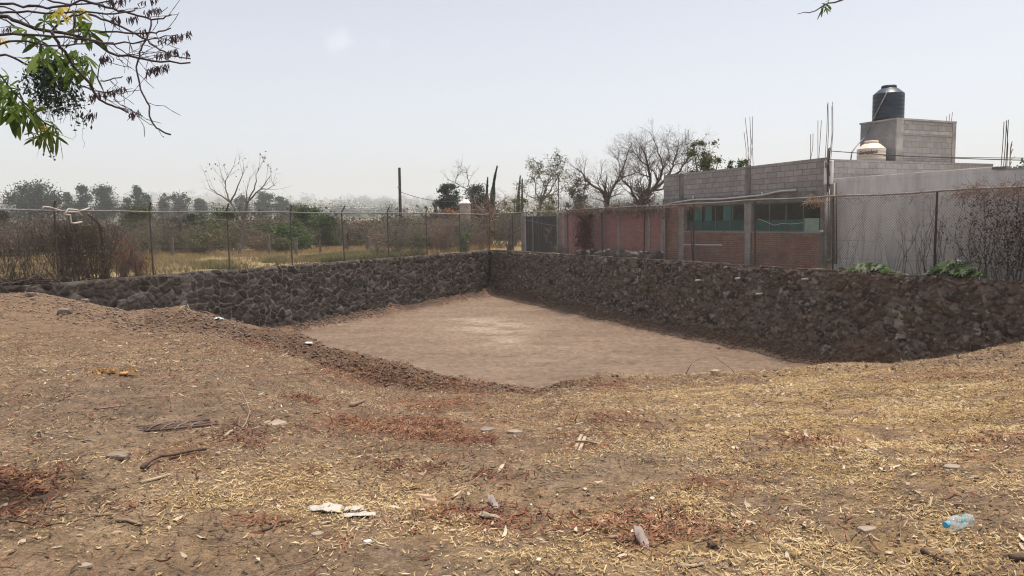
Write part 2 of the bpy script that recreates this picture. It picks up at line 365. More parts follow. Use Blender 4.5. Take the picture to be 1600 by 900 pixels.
def make_ground():
    th = np.concatenate([np.linspace(-180, -50, 66)[:-1], np.linspace(-50, 50, 880), np.linspace(50, 180, 66)[1:-1]])
    th = np.radians(th); r = np.concatenate([[.02, .7, 1.6], np.geomspace(2.3, 62, 660)])
    nT, nR = len(th), len(r); TH, RR = np.meshgrid(th, r); X = (RR*np.sin(TH)).ravel(); Y = (RR*np.cos(TH)).ravel()
    Z = ground_h(X, Y)
    i = np.arange(nR-1)[:, None]*nT; j = np.arange(nT)[None, :]; jn = (j+1) % nT
    Fc = np.stack([i+j, i+nT+j, i+nT+jn, i+jn], -1).reshape(-1, 4)[:, ::-1]
    dl, dr = dists(X, Y); keep = np.maximum(dl, dr) < .42
    Fc = Fc[keep[Fc].all(1)]
    P = np.stack([X, Y, Z], 1); px_, py_ = project(P); zm, u, Yb, Yl = h_macro(X, Y)
    front = Y > .5
    soil = np.array([.215, .158, .118])*np.ones((len(X), 3))
    def mix(c, f): f = np.clip(f, 0, 1)[:, None]; return soil*(1-f)+np.array(c)*f
    n1 = fbm(X*.9, Y*.9, 31, 4); n2 = fbm(X*3.5, Y*3.5, 32, 4)
    soil = mix((.29, .225, .165), sstep(.45, .7, n1)*.7)
    soil = mix((.15, .108, .085), sstep(.5, .75, n2)*.55)
    bare = blobs(BAREP, px_, py_)*front; straw = blobs(STRAWP, px_, py_)*front; red = blobs(REDP, px_, py_)*front
    soil = mix((.172, .138, .118), bare*.95)
    soil = mix((.165, .128, .106), blobs([(230, 640, 420, 110, .65), (150, 850, 260, 70, .35)], px_, py_)*front*sstep(.3, .55, n2))
    soil = mix((.36, .265, .15), straw*.75*sstep(.35, .6, n2))
    soil = mix((.17, .075, .042), red*.5)
    soil = mix((.185, .132, .10), sstep(9.5, 12.5, Y)*(Y < Yl)*.8*(u < .35))
    berm = np.exp(-((Y-(Yb+Yl)/2)/.8)**2)*(u < .12)*(u > -.5)
    soil = mix((.115, .075, .058), berm*.85)
    onfl = sstep(.3, .03, zm-FLOOR)*(Y > Yl)
    soil = mix((.20, .158, .136), onfl)
    fx = .6*fbm(X*.35+Y*.2, Y*.9, 35, 5)+.4*fbm(X*2.2, Y*3.6, 37, 4); f = onfl*sstep(.46, .68, fx); soil = mix((.235, .187, .162), f*.75)
    f = onfl*sstep(.5, .3, fx); soil = mix((.16, .124, .107), f*.75)
    white = (blobs([(770, 512, 60, 12, 1.1), (790, 535, 40, 10, .9), (735, 500, 50, 6, .5), (840, 560, 60, 6, .3)], px_, py_)*sstep(.33, .62, fbm(X*.8, Y*1.6, 36, 4)))*onfl
    soil = mix((.38, .34, .31), white*.6)
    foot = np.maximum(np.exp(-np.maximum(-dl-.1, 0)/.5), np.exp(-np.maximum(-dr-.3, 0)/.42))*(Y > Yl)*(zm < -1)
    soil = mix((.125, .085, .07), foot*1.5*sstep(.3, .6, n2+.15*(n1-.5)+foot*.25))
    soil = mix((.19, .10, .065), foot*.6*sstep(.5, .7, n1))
    soil = soil*np.array([1.0, .945, .86])
    m, t, o = _new('soil')
    p = t.nodes.new('ShaderNodeBsdfPrincipled'); a = t.nodes.new('ShaderNodeAttribute'); a.attribute_name = 'soil'
    tcn = t.nodes.new('ShaderNodeTexCoord'); v = tcn.outputs['Object']
    n = noise(t, v, 30, 10, .75); r1 = ramp(t, [(.38, .37, .36), (1, 1, 1), (1.65, 1.55, 1.42)], [.32, .5, .7]); t.links.new(n.outputs[0], r1.inputs[0])
    c = mixc(t, 1.0, a.outputs['Color'], r1.outputs[0], 'MULTIPLY')
    nm = noise(t, v, 4.5, 9, .72); r0 = ramp(t, [(.72, .71, .7), (1.28, 1.27, 1.25)], [.36, .64]); t.links.new(nm.outputs[0], r0.inputs[0]); c = mixc(t, 1.0, c, r0.outputs[0], 'MULTIPLY')
    nn = noise(t, v, 120, 6, .8); r2 = ramp(t, [(.62, .6, .58), (1.25, 1.25, 1.2)], [.35, .65]); t.links.new(nn.outputs[0], r2.inputs[0])
    c = mixc(t, 1.0, c, r2.outputs[0], 'MULTIPLY')
    t.links.new(c, p.inputs['Base Color']); p.inputs['Roughness'].default_value = .95; p.inputs['Specular IOR Level'].default_value = .1
    ad = t.nodes.new('ShaderNodeMath'); ad.operation = 'ADD'; t.links.new(n.outputs[0], ad.inputs[0]); t.links.new(nn.outputs[0], ad.inputs[1])
    b = bumpn(t, ad.outputs[0], .7, .03); t.links.new(b.outputs[0], p.inputs['Normal']); t.links.new(p.outputs[0], o.inputs[0])
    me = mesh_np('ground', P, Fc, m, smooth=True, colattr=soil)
    kind(obj('ground', me), 'structure')
make_ground()

def make_field():
    th = np.radians(np.linspace(-180, 180, 721)[:-1]); r = np.geomspace(14, 3300, 270)
    nT, nR = len(th), len(r); TH, RR = np.meshgrid(th, r); X = (RR*np.sin(TH)).ravel(); Y = (RR*np.cos(TH)).ravel(); Z = field_h(X, Y)
    i = np.arange(nR-1)[:, None]*nT; j = np.arange(nT)[None, :]; jn = (j+1) % nT
    Fc = np.stack([i+j, i+nT+j, i+nT+jn, i+jn], -1).reshape(-1, 4)[:, ::-1]
    dl, dr = dists(X, Y); keep = np.maximum(dl, dr) > .22
    # points just inside the wall line are pulled onto its back edge so the sheet meets the wall
    Fc = Fc[keep[Fc].all(1)]
    P = np.stack([X, Y, Z], 1); D = np.hypot(X, Y)
    n1 = fbm(X*.12, Y*.12, 41, 4); n2 = fbm(X*1.1, Y*1.1, 42, 4); n3 = fbm(X*.01, Y*.02, 43, 4)
    soil = np.array([.33, .25, .125])*np.ones((len(X), 3))
    def mix(c, f): f = np.clip(f, 0, 1)[:, None]; return soil*(1-f)+np.array(c)*f
    soil = soil*.85; soil = mix((.30, .215, .12), sstep(.5, .7, n1)); soil = mix((.19, .16, .075), sstep(.5, .7, n2)*.6)
    soil = mix((.13, .12, .07), sstep(55, 90, D)); soil = mix((.11, .12, .07), sstep(.45, .6, n3)*sstep(110, 200, D))
    soil = mix((.28, .22, .16), sstep(.60, .67, fbm(X*.003, Y*.008, 44, 3))*sstep(300, 420, D)*.95)
    m, t, o = _new('dry_field'); p = t.nodes.new('ShaderNodeBsdfPrincipled'); a = t.nodes.new('ShaderNodeAttribute'); a.attribute_name = 'soil'
    tcn = t.nodes.new('ShaderNodeTexCoord'); n = noise(t, tcn.outputs['Object'], 3, 10, .75); r1 = ramp(t, [(.55, .55, .55), (1.3, 1.3, 1.3)], [.3, .7]); t.links.new(n.outputs[0], r1.inputs[0])
    c = mixc(t, 1.0, a.outputs['Color'], r1.outputs[0], 'MULTIPLY'); t.links.new(c, p.inputs['Base Color']); p.inputs['Roughness'].default_value = 1; p.inputs['Specular IOR Level'].default_value = .05
    t.links.new(p.outputs[0], o.inputs[0])
    me = mesh_np('field', P, Fc, m, smooth=True, colattr=soil); kind(obj('field', me), 'structure')
make_field()

# ------------------------------------------------------------------ stone retaining walls
def stone_mat(name, cols, mortar, dirtc, damt):
    m, t, o = _new(name); p = t.nodes.new('ShaderNodeBsdfPrincipled'); tcn = t.nodes.new('ShaderNodeTexCoord'); v = tcn.outputs['Object']
    a = t.nodes.new('ShaderNodeAttribute'); a.attribute_name = 'soil'; sp = t.nodes.new('ShaderNodeSeparateColor'); t.links.new(a.outputs['Color'], sp.inputs[0])
    r = ramp(t, cols); t.links.new(sp.outputs[0], r.inputs[0])
    n = noise(t, v, 14, 10, .75); r1 = ramp(t, [(.55,)*3, (1.45,)*3], [.3, .7]); t.links.new(n.outputs[0], r1.inputs[0])
    c = mixc(t, 1.0, r.outputs[0], r1.outputs[0], 'MULTIPLY')
    c = mixc(t, sp.outputs[1], c, mortar)
    n2 = noise(t, v, 1.1, 8, .75); r2 = ramp(t, [(0,)*3, (damt,)*3], [.42, .68]); t.links.new(n2.outputs[0], r2.inputs[0])
    c = mixc(t, r2.outputs[0], c, dirtc); c = mixc(t, sp.outputs[2], c, dirtc)
    t.links.new(c, p.inputs['Base Color']); p.inputs['Roughness'].default_value = .95; p.inputs['Specular IOR Level'].default_value = .12
    nb = noise(t, v, 45, 8, .8); b = bumpn(t, nb.outputs[0], .8, .03); t.links.new(b.outputs[0], p.inputs['Normal']); t.links.new(p.outputs[0], o.inputs[0]); return m
def stone_wall(frame, a0, a1, topf, batter, name, label, mat, ds, cell, relief, rough, seed, mort, dirt_low):
    na = int((a1-a0)/ds); D = FLOOR-.35; nv = int((-.1-D)/ds)
    A, Vv = np.meshgrid(np.linspace(a0, a1, na), np.linspace(0, 1, nv))   # v: 0 top .. 1 bottom
    A = A.ravel(); Vv = Vv.ravel(); T = topf(A)+(vn(A*1.3, A*0, seed+60)-.5)*.05+(fbm(A*4, A*0, seed+61, 3)-.5)*(.12 if batter > .1 else .05); Zc = T+(D-T)*Vv
    wx = A/cell+(fbm(A*2.2, Zc*2.2, seed+50, 3)-.5)*1.3; wz = Zc/(cell*.72)+(fbm(A*2.2, Zc*2.2, seed+51, 3)-.5)*1.3
    f1, f2, i1, i2 = worley(wx, wz, seed); edge = np.clip((f2-f1)/.42, 0, 1)
    bulge = sstep(0, .55, edge)*relief*(.3+1.1*i2)
    rou = (fbm(A*7, Zc*7, seed+70, 4)-.5)*rough
    if batter > .1:
        g1, g2, j1, j2 = worley(A/.12+(fbm(A*5, Zc*5, seed+40, 2)-.5), Zc/.1+(fbm(A*5, Zc*5, seed+41, 2)-.5), seed+42)
        kk = sstep(.35, .75, j2); bulge = bulge+.055*kk*sstep(0, .5, g2-g1); i1 = np.where(kk*(g2-g1 > .12) > .3, j1, i1); edge = np.where(kk > .3, np.clip((g2-g1)/.3, 0, 1), edge)
    off = -(bulge+rou+batter*(T-Zc)+.02)*sstep(0, .03, Vv)
    mortar = sstep(.36, .1, edge)*mort*sstep(.28, .5, fbm(A*.8, Zc*.8, seed+80, 3)+.12)*(1 if batter > .1 else .3+.75*np.exp(-((A-LF.px(470, 400)[0])/9.)**2))
    low = sstep(.55, 1.0, Vv+(fbm(A*.9, Zc*.9, seed+90, 4)-.5)*.7)*dirt_low
    col = np.stack([i1, mortar, low], 1)
    o3 = np.array([tuple(frame.w(0, 0, 0))]); P = o3+A[:, None]*np.array([tuple(frame.x)])+off[:, None]*np.array([tuple(frame.y)]); P[:, 2] = Zc
    idx = np.arange(na*nv).reshape(nv, na); Fc = np.stack([idx[:-1, :-1], idx[1:, :-1], idx[1:, 1:], idx[:-1, 1:]], -1).reshape(-1, 4)
    # top (mortar coping) and back
    aT = np.linspace(a0, a1, na); tT = P[:na]; n0 = len(P)
    bk = o3+aT[:, None]*np.array([tuple(frame.x)])+.45*np.array([tuple(frame.y)]); bk[:, 2] = tT[:, 2]-.01
    bb = bk.copy(); bb[:, 2] = D
    P2 = np.concatenate([P, bk, bb]); k = np.arange(na-1)
    F2 = np.stack([k, k+1, n0+k+1, n0+k], 1); F3 = np.stack([n0+k, n0+k+1, n0+na+k+1, n0+na+k], 1)
    col = np.concatenate([col, np.tile([[.5, .35, .25]], (na, 1)), np.tile([[.3, 0, .5]], (na, 1))])
    mid = frame.w((a0+a1)/2, 0, D)
    me = mesh_np(name, P2-np.array(tuple(mid)), np.concatenate([Fc, F2, F3]), mat, smooth=False, colattr=col)
    o = obj(name, me, loc=mid); tag(o, label, 'stone wall'); return o
stone_wall(LF, -52, .35, ltop, .03, 'stone_wall', 'dark stone retaining wall with pale mortar net, left side of the pit, below the field', stone_mat('basalt_left', [(.016, .0125, .0105), (.036, .029, .0255), (.074, .061, .053), (.029, .024, .021), (.13, .11, .098)], (.20, .17, .148), (.085, .066, .054), .55), .032, .36, .03, .045, 5, .8, .2)
stone_wall(RF, .0, 42, rtop, .125, 'stone_wall', 'rough brown earth-stained rubble wall on the right side of the pit, below the houses', stone_mat('basalt_right', [(.03, .022, .016), (.088, .071, .06), (.20, .165, .14), (.045, .037, .032), (.32, .275, .235)], (.17, .135, .11), (.19, .13, .088), .7), .026, .30, .06, .15, 11, .3, .6)

# ------------------------------------------------------------------ chain-link fences
MT_galv = M('galvanised', [(.22, .21, .20), (.33, .315, .295)], 20, .55, metal=.5, dirt=(.16, .10, .07), dscale=3)
MT_post = M('post_paint', [(.05, .05, .052), (.10, .085, .075)], 8, .7, dirt=(.13, .07, .04), dscale=4)
MT_wire = M('wire', [(.075, .07, .066), (.13, .12, .11)], 6, .6, metal=.4)
MT_dark = M('dark_wire', [(.03, .03, .03), (.06, .055, .05)], 6, .7)
def fence(frame, posts, a0, a1, topf, label, arms, skip=()):
    FO = .22; H = 2.3
    root = thing('chain_link_fence', label, 'fence', frame.w((a0+a1)/2, FO, float(topf((a0+a1)/2)))); off = root.location
    rng = np.random.default_rng(3)
    for a in posts:
        zt = float(topf(a)); lean = rng.normal(0, .02, 2)
        p0 = frame.w(a, FO, zt-.1); p1 = frame.w(a+lean[0], FO+lean[1], zt+H-.01)
        pts = [p0, p1]
        if arms and a in arms: pts += [p1+Vector((0, 0, .06)), frame.w(a+lean[0]-.03, FO-.1, zt+H+.2), frame.w(a+lean[0]-.05, FO-.2, zt+H+.33)]
        MB().tube(pts, .03, 8).build('post', MT_post, root, off)
    A = np.linspace(a0, a1, 40); pts = [frame.w(a, FO-.045, float(topf(a))+H+.015*math.sin(a*1.7)+.012*math.sin(a*.6)) for a in A]
    MB().tube(pts, .027, 8).build('top_rail', MT_galv, root, off)
    P0, P1 = [], []; st = .086
    for s in np.arange(a0-H, a1, st):
        lo, hi = max(s, a0), min(s+H, a1)
        if hi-lo < .05: continue
        P0.append(frame.w(lo, FO-.03, float(topf(lo))+.02+(lo-s))); P1.append(frame.w(hi, FO-.03, float(topf(hi))+.02+(hi-s)))
        P0.append(frame.w(lo, FO-.027, float(topf(lo))+.02+H-(lo-s))); P1.append(frame.w(hi, FO-.027, float(topf(hi))+.02+H-(hi-s)))
    P0 = np.array([tuple(p) for p in P0]); P1 = np.array([tuple(p) for p in P1]); r = np.full(len(P0), .0036)
    V, Fc = segs(P0, P1, r, r, 3); obj('wire_mesh', mesh_np('wire_mesh', V-np.array(tuple(off)), Fc, MT_wire), root)
    for hh, kname in ((.95, 'tension_wire'), (.4, 'tension_wire')):
        MB().tube([frame.w(a, FO-.035, float(topf(a))+hh+.02*math.sin(a*1.3)) for a in np.linspace(a0, a1, 60)], .004, 4).build(kname, MT_wire, root, off)
    if arms:
        for q in range(3):
            ps = sorted(arms); P = []
            for i, a in enumerate(np.linspace(ps[0], ps[-1], 90)):
                P.append(frame.w(a-.02*q, FO-.07*q-.03, float(topf(a))+H+.12+.1*q+.025*math.sin(a*2.1+q)))
            MB().tube(P, .005, 4).build('barbed_wire', MT_dark, root, off)
    return root
sL = -LF_A0/7; lposts = [-k*sL for k in range(0, 13)]
fence(LF, lposts, lposts[-1], 0, ltop, 'chain-link fence with angled post arms on the left stone wall before the field', set(lposts[2:10]))
sR = RF_A0/8.8; rposts = [(15.3-(12.5-t))*sR for t in (-2, -1, 0, 1, 2, 3, 4, 5, 6, 7, 8)]
fence(RF, rposts, .12, rposts[-1], rtop, 'chain-link fence on the right stone wall in front of the two houses', None)
# ------------------------------------------------------------------ buildings along the right wall
OF = .95; ZB = float(rtop(RF_A0))-.12
MT_block = brickmat('block_x', (.33, .31, .295), (.43, .40, .385), (.19, .175, .165), .40, .20, .011, 'x', .5, (.17, .155, .145), .55)
MT_blocky = brickmat('block_y', (.30, .28, .265), (.38, .355, .34), (.2, .185, .175), .40, .20, .010, 'y', .5, (.17, .155, .145), .5)
MT_brick = brickmat('red_brick', (.31, .15, .115), (.38, .20, .155), (.40, .32, .27), .26, .075, .010, 'x', .8, (.12, .075, .06), .7, streak=(.42, .33, .28))
MT_pink = brickmat('painted_brick', (.46, .215, .205), (.51, .25, .235), (.44, .26, .245), .30, .085, .006, 'x', .5, (.2, .115, .105), .5, streak=(.42, .33, .31))
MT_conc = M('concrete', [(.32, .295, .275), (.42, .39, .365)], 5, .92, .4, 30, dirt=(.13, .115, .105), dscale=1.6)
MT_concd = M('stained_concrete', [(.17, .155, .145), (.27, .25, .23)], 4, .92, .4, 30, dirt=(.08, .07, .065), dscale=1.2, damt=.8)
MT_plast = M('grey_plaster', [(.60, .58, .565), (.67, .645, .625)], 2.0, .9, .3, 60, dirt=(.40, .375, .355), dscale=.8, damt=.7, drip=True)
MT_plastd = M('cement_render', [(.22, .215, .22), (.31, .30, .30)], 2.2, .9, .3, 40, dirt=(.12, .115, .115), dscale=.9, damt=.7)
MT_pvc = M('white_pvc', [(.48, .465, .44), (.60, .58, .555)], 6, .5, dirt=(.4, .36, .32), dscale=3, spec=.4)
MT_rebar = M('rebar', [(.09, .06, .05), (.16, .10, .08)], 10, .8)
MT_alu = M('aluminium', [(.16, .165, .17), (.24, .24, .245)], 8, .45, metal=.6)
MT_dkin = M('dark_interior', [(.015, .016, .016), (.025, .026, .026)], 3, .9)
MT_teal = M('teal_sheet', [(.06, .19, .185), (.085, .25, .24)], 3, .6, spec=.3)
MT_curt = M('teal_curtain', [(.15, .42, .40), (.24, .53, .51)], 4, .8)
MT_palegreen = M('pale_green_board', [(.26, .37, .30), (.32, .43, .36)], 4, .7)
MT_white = M('white_enamel', [(.72, .71, .69), (.8, .79, .77)], 6, .45, dirt=(.5, .46, .42), dscale=4)
gm, t_, o_ = _new('window_glass'); tr = t_.nodes.new('ShaderNodeBsdfTransparent'); tr.inputs[0].default_value = (.78, .84, .83, 1); gl = t_.nodes.new('ShaderNodeBsdfGlossy'); gl.inputs['Roughness'].default_value = .06
fr = t_.nodes.new('ShaderNodeMapRange'); lw = t_.nodes.new('ShaderNodeLayerWeight'); lw.inputs[0].default_value = .35; t_.links.new(lw.outputs[1], fr.inputs[0]); fr.inputs[3].default_value = .012; fr.inputs[4].default_value = .12; mx = t_.nodes.new('ShaderNodeMixShader'); t_.links.new(fr.outputs[0], mx.inputs[0]); t_.links.new(tr.outputs[0], mx.inputs[1]); t_.links.new(gl.outputs[0], mx.inputs[2]); t_.links.new(mx.outputs[0], o_.inputs[0])
MT_glass = gm

class Site:
    """builds parts in (a, o, z) of the right-hand frame, relative to a base point"""
    def __init__(s, name, label, cat, a, o, z, group=None):
        s.b = (a, o, z); s.mw = RF.mw(a, o, z); s.root = thing(name, label, cat, mw=s.mw, group=group)
    def part(s, name, mb, mat, parent=None, **k):
        return mb.build(name, mat, parent or s.root, off=s.b, **k)
fx = lambda x, y=350, o=OF: RF.px(x, y, o)[0]
fz = lambda x, y, o=OF: RF.px(x, y, o)[1]
aL = fx(1037); aR = fx(1288); zSill = fz(1180, 364); zWin = fz(1180, 319); zPar = fz(1160, 304); zTop = (fz(1040, 272)+fz(1285, 250))/2
oE, _ = RF.side(1552, 259, aR)
oE = min(oE, 14)
H = Site('brick_house', 'unfinished house of red brick below and bare grey block parapet above, with teal-curtained windows', 'house', (aL+aR)/2, OF, ZB)
a1 = (fx(1061), fx(1069)); a2 = (fx(1164), fx(1175)); a3 = (fx(1282), aR)
H.part('brick_wall', MB().box(aL+.02, a1[0], OF, OF+.18, ZB-.3, zWin).box(a1[1], a2[0], OF, OF+.18, ZB-.3, zSill).box(a2[1], a3[0], OF, OF+.18, ZB-.3, zSill), MT_brick)
H.part('column', MB().box(a1[0], a1[1], OF-.03, OF+.2, ZB-.3, zWin+.02), MT_conc, bevel=.008)
H.part('column', MB().box(a2[0]+.03, a2[1]-.05, OF-.03, OF+.2, ZB-.3, zSill-.03).box(a2[0], a2[1], OF-.05, OF+.2, zSill-.028, zWin+.05), MT_conc)
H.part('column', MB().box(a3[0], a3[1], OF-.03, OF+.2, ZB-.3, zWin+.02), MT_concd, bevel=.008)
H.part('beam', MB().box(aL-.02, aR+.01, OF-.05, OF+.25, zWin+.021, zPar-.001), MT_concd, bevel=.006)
pm = MB(); rr = np.random.default_rng(5)
H.part('parapet', MB().prism([(aL, zPar), (a1[0]-.02, zPar), (a1[0]-.02, zTop), (aL, zTop)], OF, OF+.15).prism([(a1[1]-.02, zPar), (a2[0], zPar), (a2[0], zTop), (a1[1]-.02, zTop)], OF, OF+.15).prism([(a2[1]-.1, zPar), (aR-.0, zPar), (aR-.0, zTop+.03), (a2[1]-.1, zTop)], OF, OF+.15), MT_block)
H.part('parapet_column', MB().box(a1[0]-.015, a1[1]-.025, OF+.02, OF+.14, zPar, zTop-.01), MT_concd)
H.part('parapet_column', MB().box(a2[0]+.003, a2[1]-.103, OF-.015, OF+.16, zPar, zTop-.02), MT_concd)
H.part('side_parapet', MB().box(aR-.16, aR-.003, OF+.153, oE, zPar-.3, zTop-.02), MT_blocky)
H.part('side_wall', MB().box(aR-.16, aR-.01, OF+.2, oE, ZB-.3, zPar-.302), MT_conc)
H.part('side_wall', MB().box(aL, aL+.16, OF+.2, 7, ZB-.3, zPar), MT_conc)
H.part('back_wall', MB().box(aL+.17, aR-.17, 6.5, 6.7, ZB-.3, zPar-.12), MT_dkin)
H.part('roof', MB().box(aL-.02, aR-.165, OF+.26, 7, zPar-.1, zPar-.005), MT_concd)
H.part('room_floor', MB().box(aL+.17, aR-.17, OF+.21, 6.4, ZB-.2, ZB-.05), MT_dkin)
H.part('sill', MB().box(a1[1]+.005, a2[0]-.005, OF-.06, OF+.19, zSill+.002, zSill+.05), MT_conc)
H.part('sill', MB().box(a2[1]+.005, a3[0]-.005, OF-.06, OF+.19, zSill+.002, zSill+.05), MT_conc)
def window(w0, w1, nm, panel, extra):
    fr = MB(); zb, zt = zSill+.052, zWin+.018; o0, o1 = OF+.07, OF+.11
    fr.box(w0, w1, o0, o1, zb, zb+.035).box(w0, w1, o0, o1, zt-.035, zt)
    xs = np.linspace(w0, w1, nm+1)
    for i, x in enumerate(xs): fr.box(x-.018 if i else x, x+.018 if i < nm else x, o0-.004, o1+.004, zb+.0351, zt-.0351)
    wn = H.part('window', fr, MT_alu)
    H.part('pane', MB().box(w0+.02, w1-.02, OF+.088, OF+.092, zb+.03, zt-.03), MT_glass, wn)
    zp = fz(1210, 343.5); H.part('teal_panel', MB().box(w0+.02, w1-.02, OF+.105, OF+.115, zb, zp), MT_teal, wn)
    for (c0, c1) in extra:
        n = 36; V = []; ax = np.linspace(c0, c1, n); ph = rr.random()*6
        for z in (zb+.02, zt): V += [(a, OF+.17+.02*math.sin((a-c0)*55+ph)+(.015*math.sin(a*17)), z) for a in ax]
        Fc = [(i, i+1, n+i+1, n+i) for i in range(n-1)]
        H.part('curtain', MB().add(V, Fc), MT_curt, wn, smooth=True)
w1a, w1b, w2a, w2b = a1[1]+.16, a2[0]-.02, a2[1]+.03, a3[0]-.02
H.part('jamb', MB().box(a1[1]+.002, w1a-.003, OF+.01, OF+.17, zSill+.053, zWin+.018), MT_concd)
window(w1a, w1b, 4, True, [(fx(1080), fx(1092)), (fx(1096), fx(1107)), (fx(1124), fx(1141))])
window(w2a, w2b, 4, True, [])
H.part('green_board', MB().box(fx(1256), fx(1279), OF+.02, OF+.045, zSill+.055, fz(1266, 341)), MT_palegreen, bevel=.004)
cab = [(1184, 342), (1191, 344), (1200, 348), (1210, 352), (1222, 349), (1235, 350), (1256, 348)]
def fp(x, y, o): a, z = RF.px(x, y, o); return (a, o, z)
H.part('hanging_cable', MB().tube([fp(x, y, OF-.02) for x, y in cab], .008, 5), MT_white)
pp = [(1039, 410), (1038, 323), (1040, 319), (1083, 312), (1127, 311), (1191, 305), (1206, 301.5), (1220, 298.5), (1244, 297)]
pv_ = MB().tube([fp(x, y, OF-.11) for x, y in pp], .034, 10)
for (x, y0, y1) in ((1083, 312, 306), (1191, 305, 300)): pv_.tube([fp(x, y0, OF-.11), fp(x, y1, OF-.11)], .035, 8)
pv_.tube([fp(1027, 393, OF-.12), fp(1039, 395, OF-.11)], .04, 8)
H.part('drain_pipe', pv_, MT_pvc, smooth=True)
for (x, w_) in ((1291, .06), (1296, .035), (1304, .03), (1307, .02)):
    H.part('conduit', MB().tube([fp(x, 412, OF-.1), fp(x-.2, 286, OF-.1)], w_*.8, 8), MT_conc if w_ > .05 else (MT_galv if w_ > .025 else MT_dark), smooth=True)
H.part('service_box', MB().box(fx(1287, 270, OF-.14), fx(1299, 270, OF-.14), OF-.14, OF-.03, fz(1293, 288, OF-.14), fz(1293, 251, OF-.14)), MT_white, bevel=.01)
H.part('service_mast', MB().tube([fp(1294, 290, OF-.16), fp(1294.5, 233, OF-.16), fp(1297, 231, OF-.16)], .03, 8).tube([fp(1290, 262, OF-.16), fp(1290.5, 250, OF-.16)], .02, 6), MT_galv, smooth=True)
H.part('loose_cable', MB().tube([fp(1297, 232, OF-.16), fp(1296, 245, OF-.19), fp(1292, 262, OF-.19), fp(1293, 300, OF-.18)], .013, 5).tube([fp(1291, 246, OF-.17), fp(1294, 256, OF-.18), fp(1296, 275, OF-.17)], .011, 5), MT_dark)
def disc(c, r, depth, n=20):
    V = [(c[0]+r*math.cos(2*math.pi*k/n), c[1], c[2]+r*math.sin(2*math.pi*k/n)) for k in range(n)]+[(c[0]+r*.85*math.cos(2*math.pi*k/n), c[1]-depth, c[2]+r*.85*math.sin(2*math.pi*k/n)) for k in range(n)]+[(c[0], c[1]-depth-.02, c[2])]
    return MB().add(V, [(k, (k+1) % n, n+(k+1) % n, n+k) for k in range(n)]+[(n+k, n+(k+1) % n, 2*n, 2*n) for k in range(n)])
H.part('electric_meter', disc(fp(1284, 363, OF-.04), .085, .1), MT_conc, smooth=True)
H.part('pipe_valve', disc(fp(1297, 407, OF-.1), .07, .08), MT_galv, smooth=True)
def rebars(site, L, o, zb):
    for (x0, y0, x1, y1) in L:
        p0 = fp(x0, y0, o); p1 = fp(x1, y1, o); q = ((p0[0]+p1[0])/2+.012, o+.03, (p0[2]+p1[2])/2)
        site.part('rebar', MB().tube([p0, q, (p1[0], o+random.uniform(-.05, .1), p1[2])], .0095, 5), MT_rebar)
random.seed(4)
rebars(H, [(1166, 262, 1163, 206), (1168, 262, 1168, 205), (1170, 262, 1164, 184), (1172, 262, 1177, 182), (1171, 262, 1173, 183), (1177, 262, 1172, 205)], OF+.08, zTop)
rebars(H, [(1278, 252, 1275, 188), (1279, 252, 1281, 188), (1266, 252, 1264, 210), (1266, 252, 1271, 209), (1289, 252, 1292, 162), (1292, 252, 1294, 160), (1298, 252, 1302, 159), (1296, 252, 1301, 166)], OF+.1, zTop)
rebars(H, [(1071, 275, 1071, 201), (1074, 275, 1073, 203)], OF+.08, zTop)
# roof room (tower)
aT = aR-.25; oT, zT0 = RF.side(1401, 184, aT); zTt = zT0; oT2, _ = RF.side(1493, 192, aT); aT2 = RF.px(1345, 188, oT)[0]
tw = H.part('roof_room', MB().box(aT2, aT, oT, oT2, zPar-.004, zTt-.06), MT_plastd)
H.part('block_face', MB().box(aT+.001, aT+.012, oT+.35, oT2-.18, zPar, zTt-.1), MT_blocky, tw)
H.part('corner_post', MB().box(aT-.02, aT+.03, oT-.015, oT+.33, zPar, zTt-.061).box(aT-.02, aT+.03, oT2-.178, oT2+.012, zPar, zTt-.061).box(aT+.0125, aT+.022, oT+.335, oT2-.181, zTt-.52, zTt-.4), MT_conc, tw)
H.part('roof_slab', MB().box(aT2-.03, aT+.035, oT-.03, oT2+.03, zTt-.058, zTt), MT_conc, tw)
for k, oo in enumerate((oT2-.35, oT2-.22, oT2-.1)):
    H.part('rebar', MB().tube([(aT-.1, oo, zTt-.05), (aT-.1+.02*k, oo, zTt+.2+.07*k)], .009, 5), MT_rebar, tw)

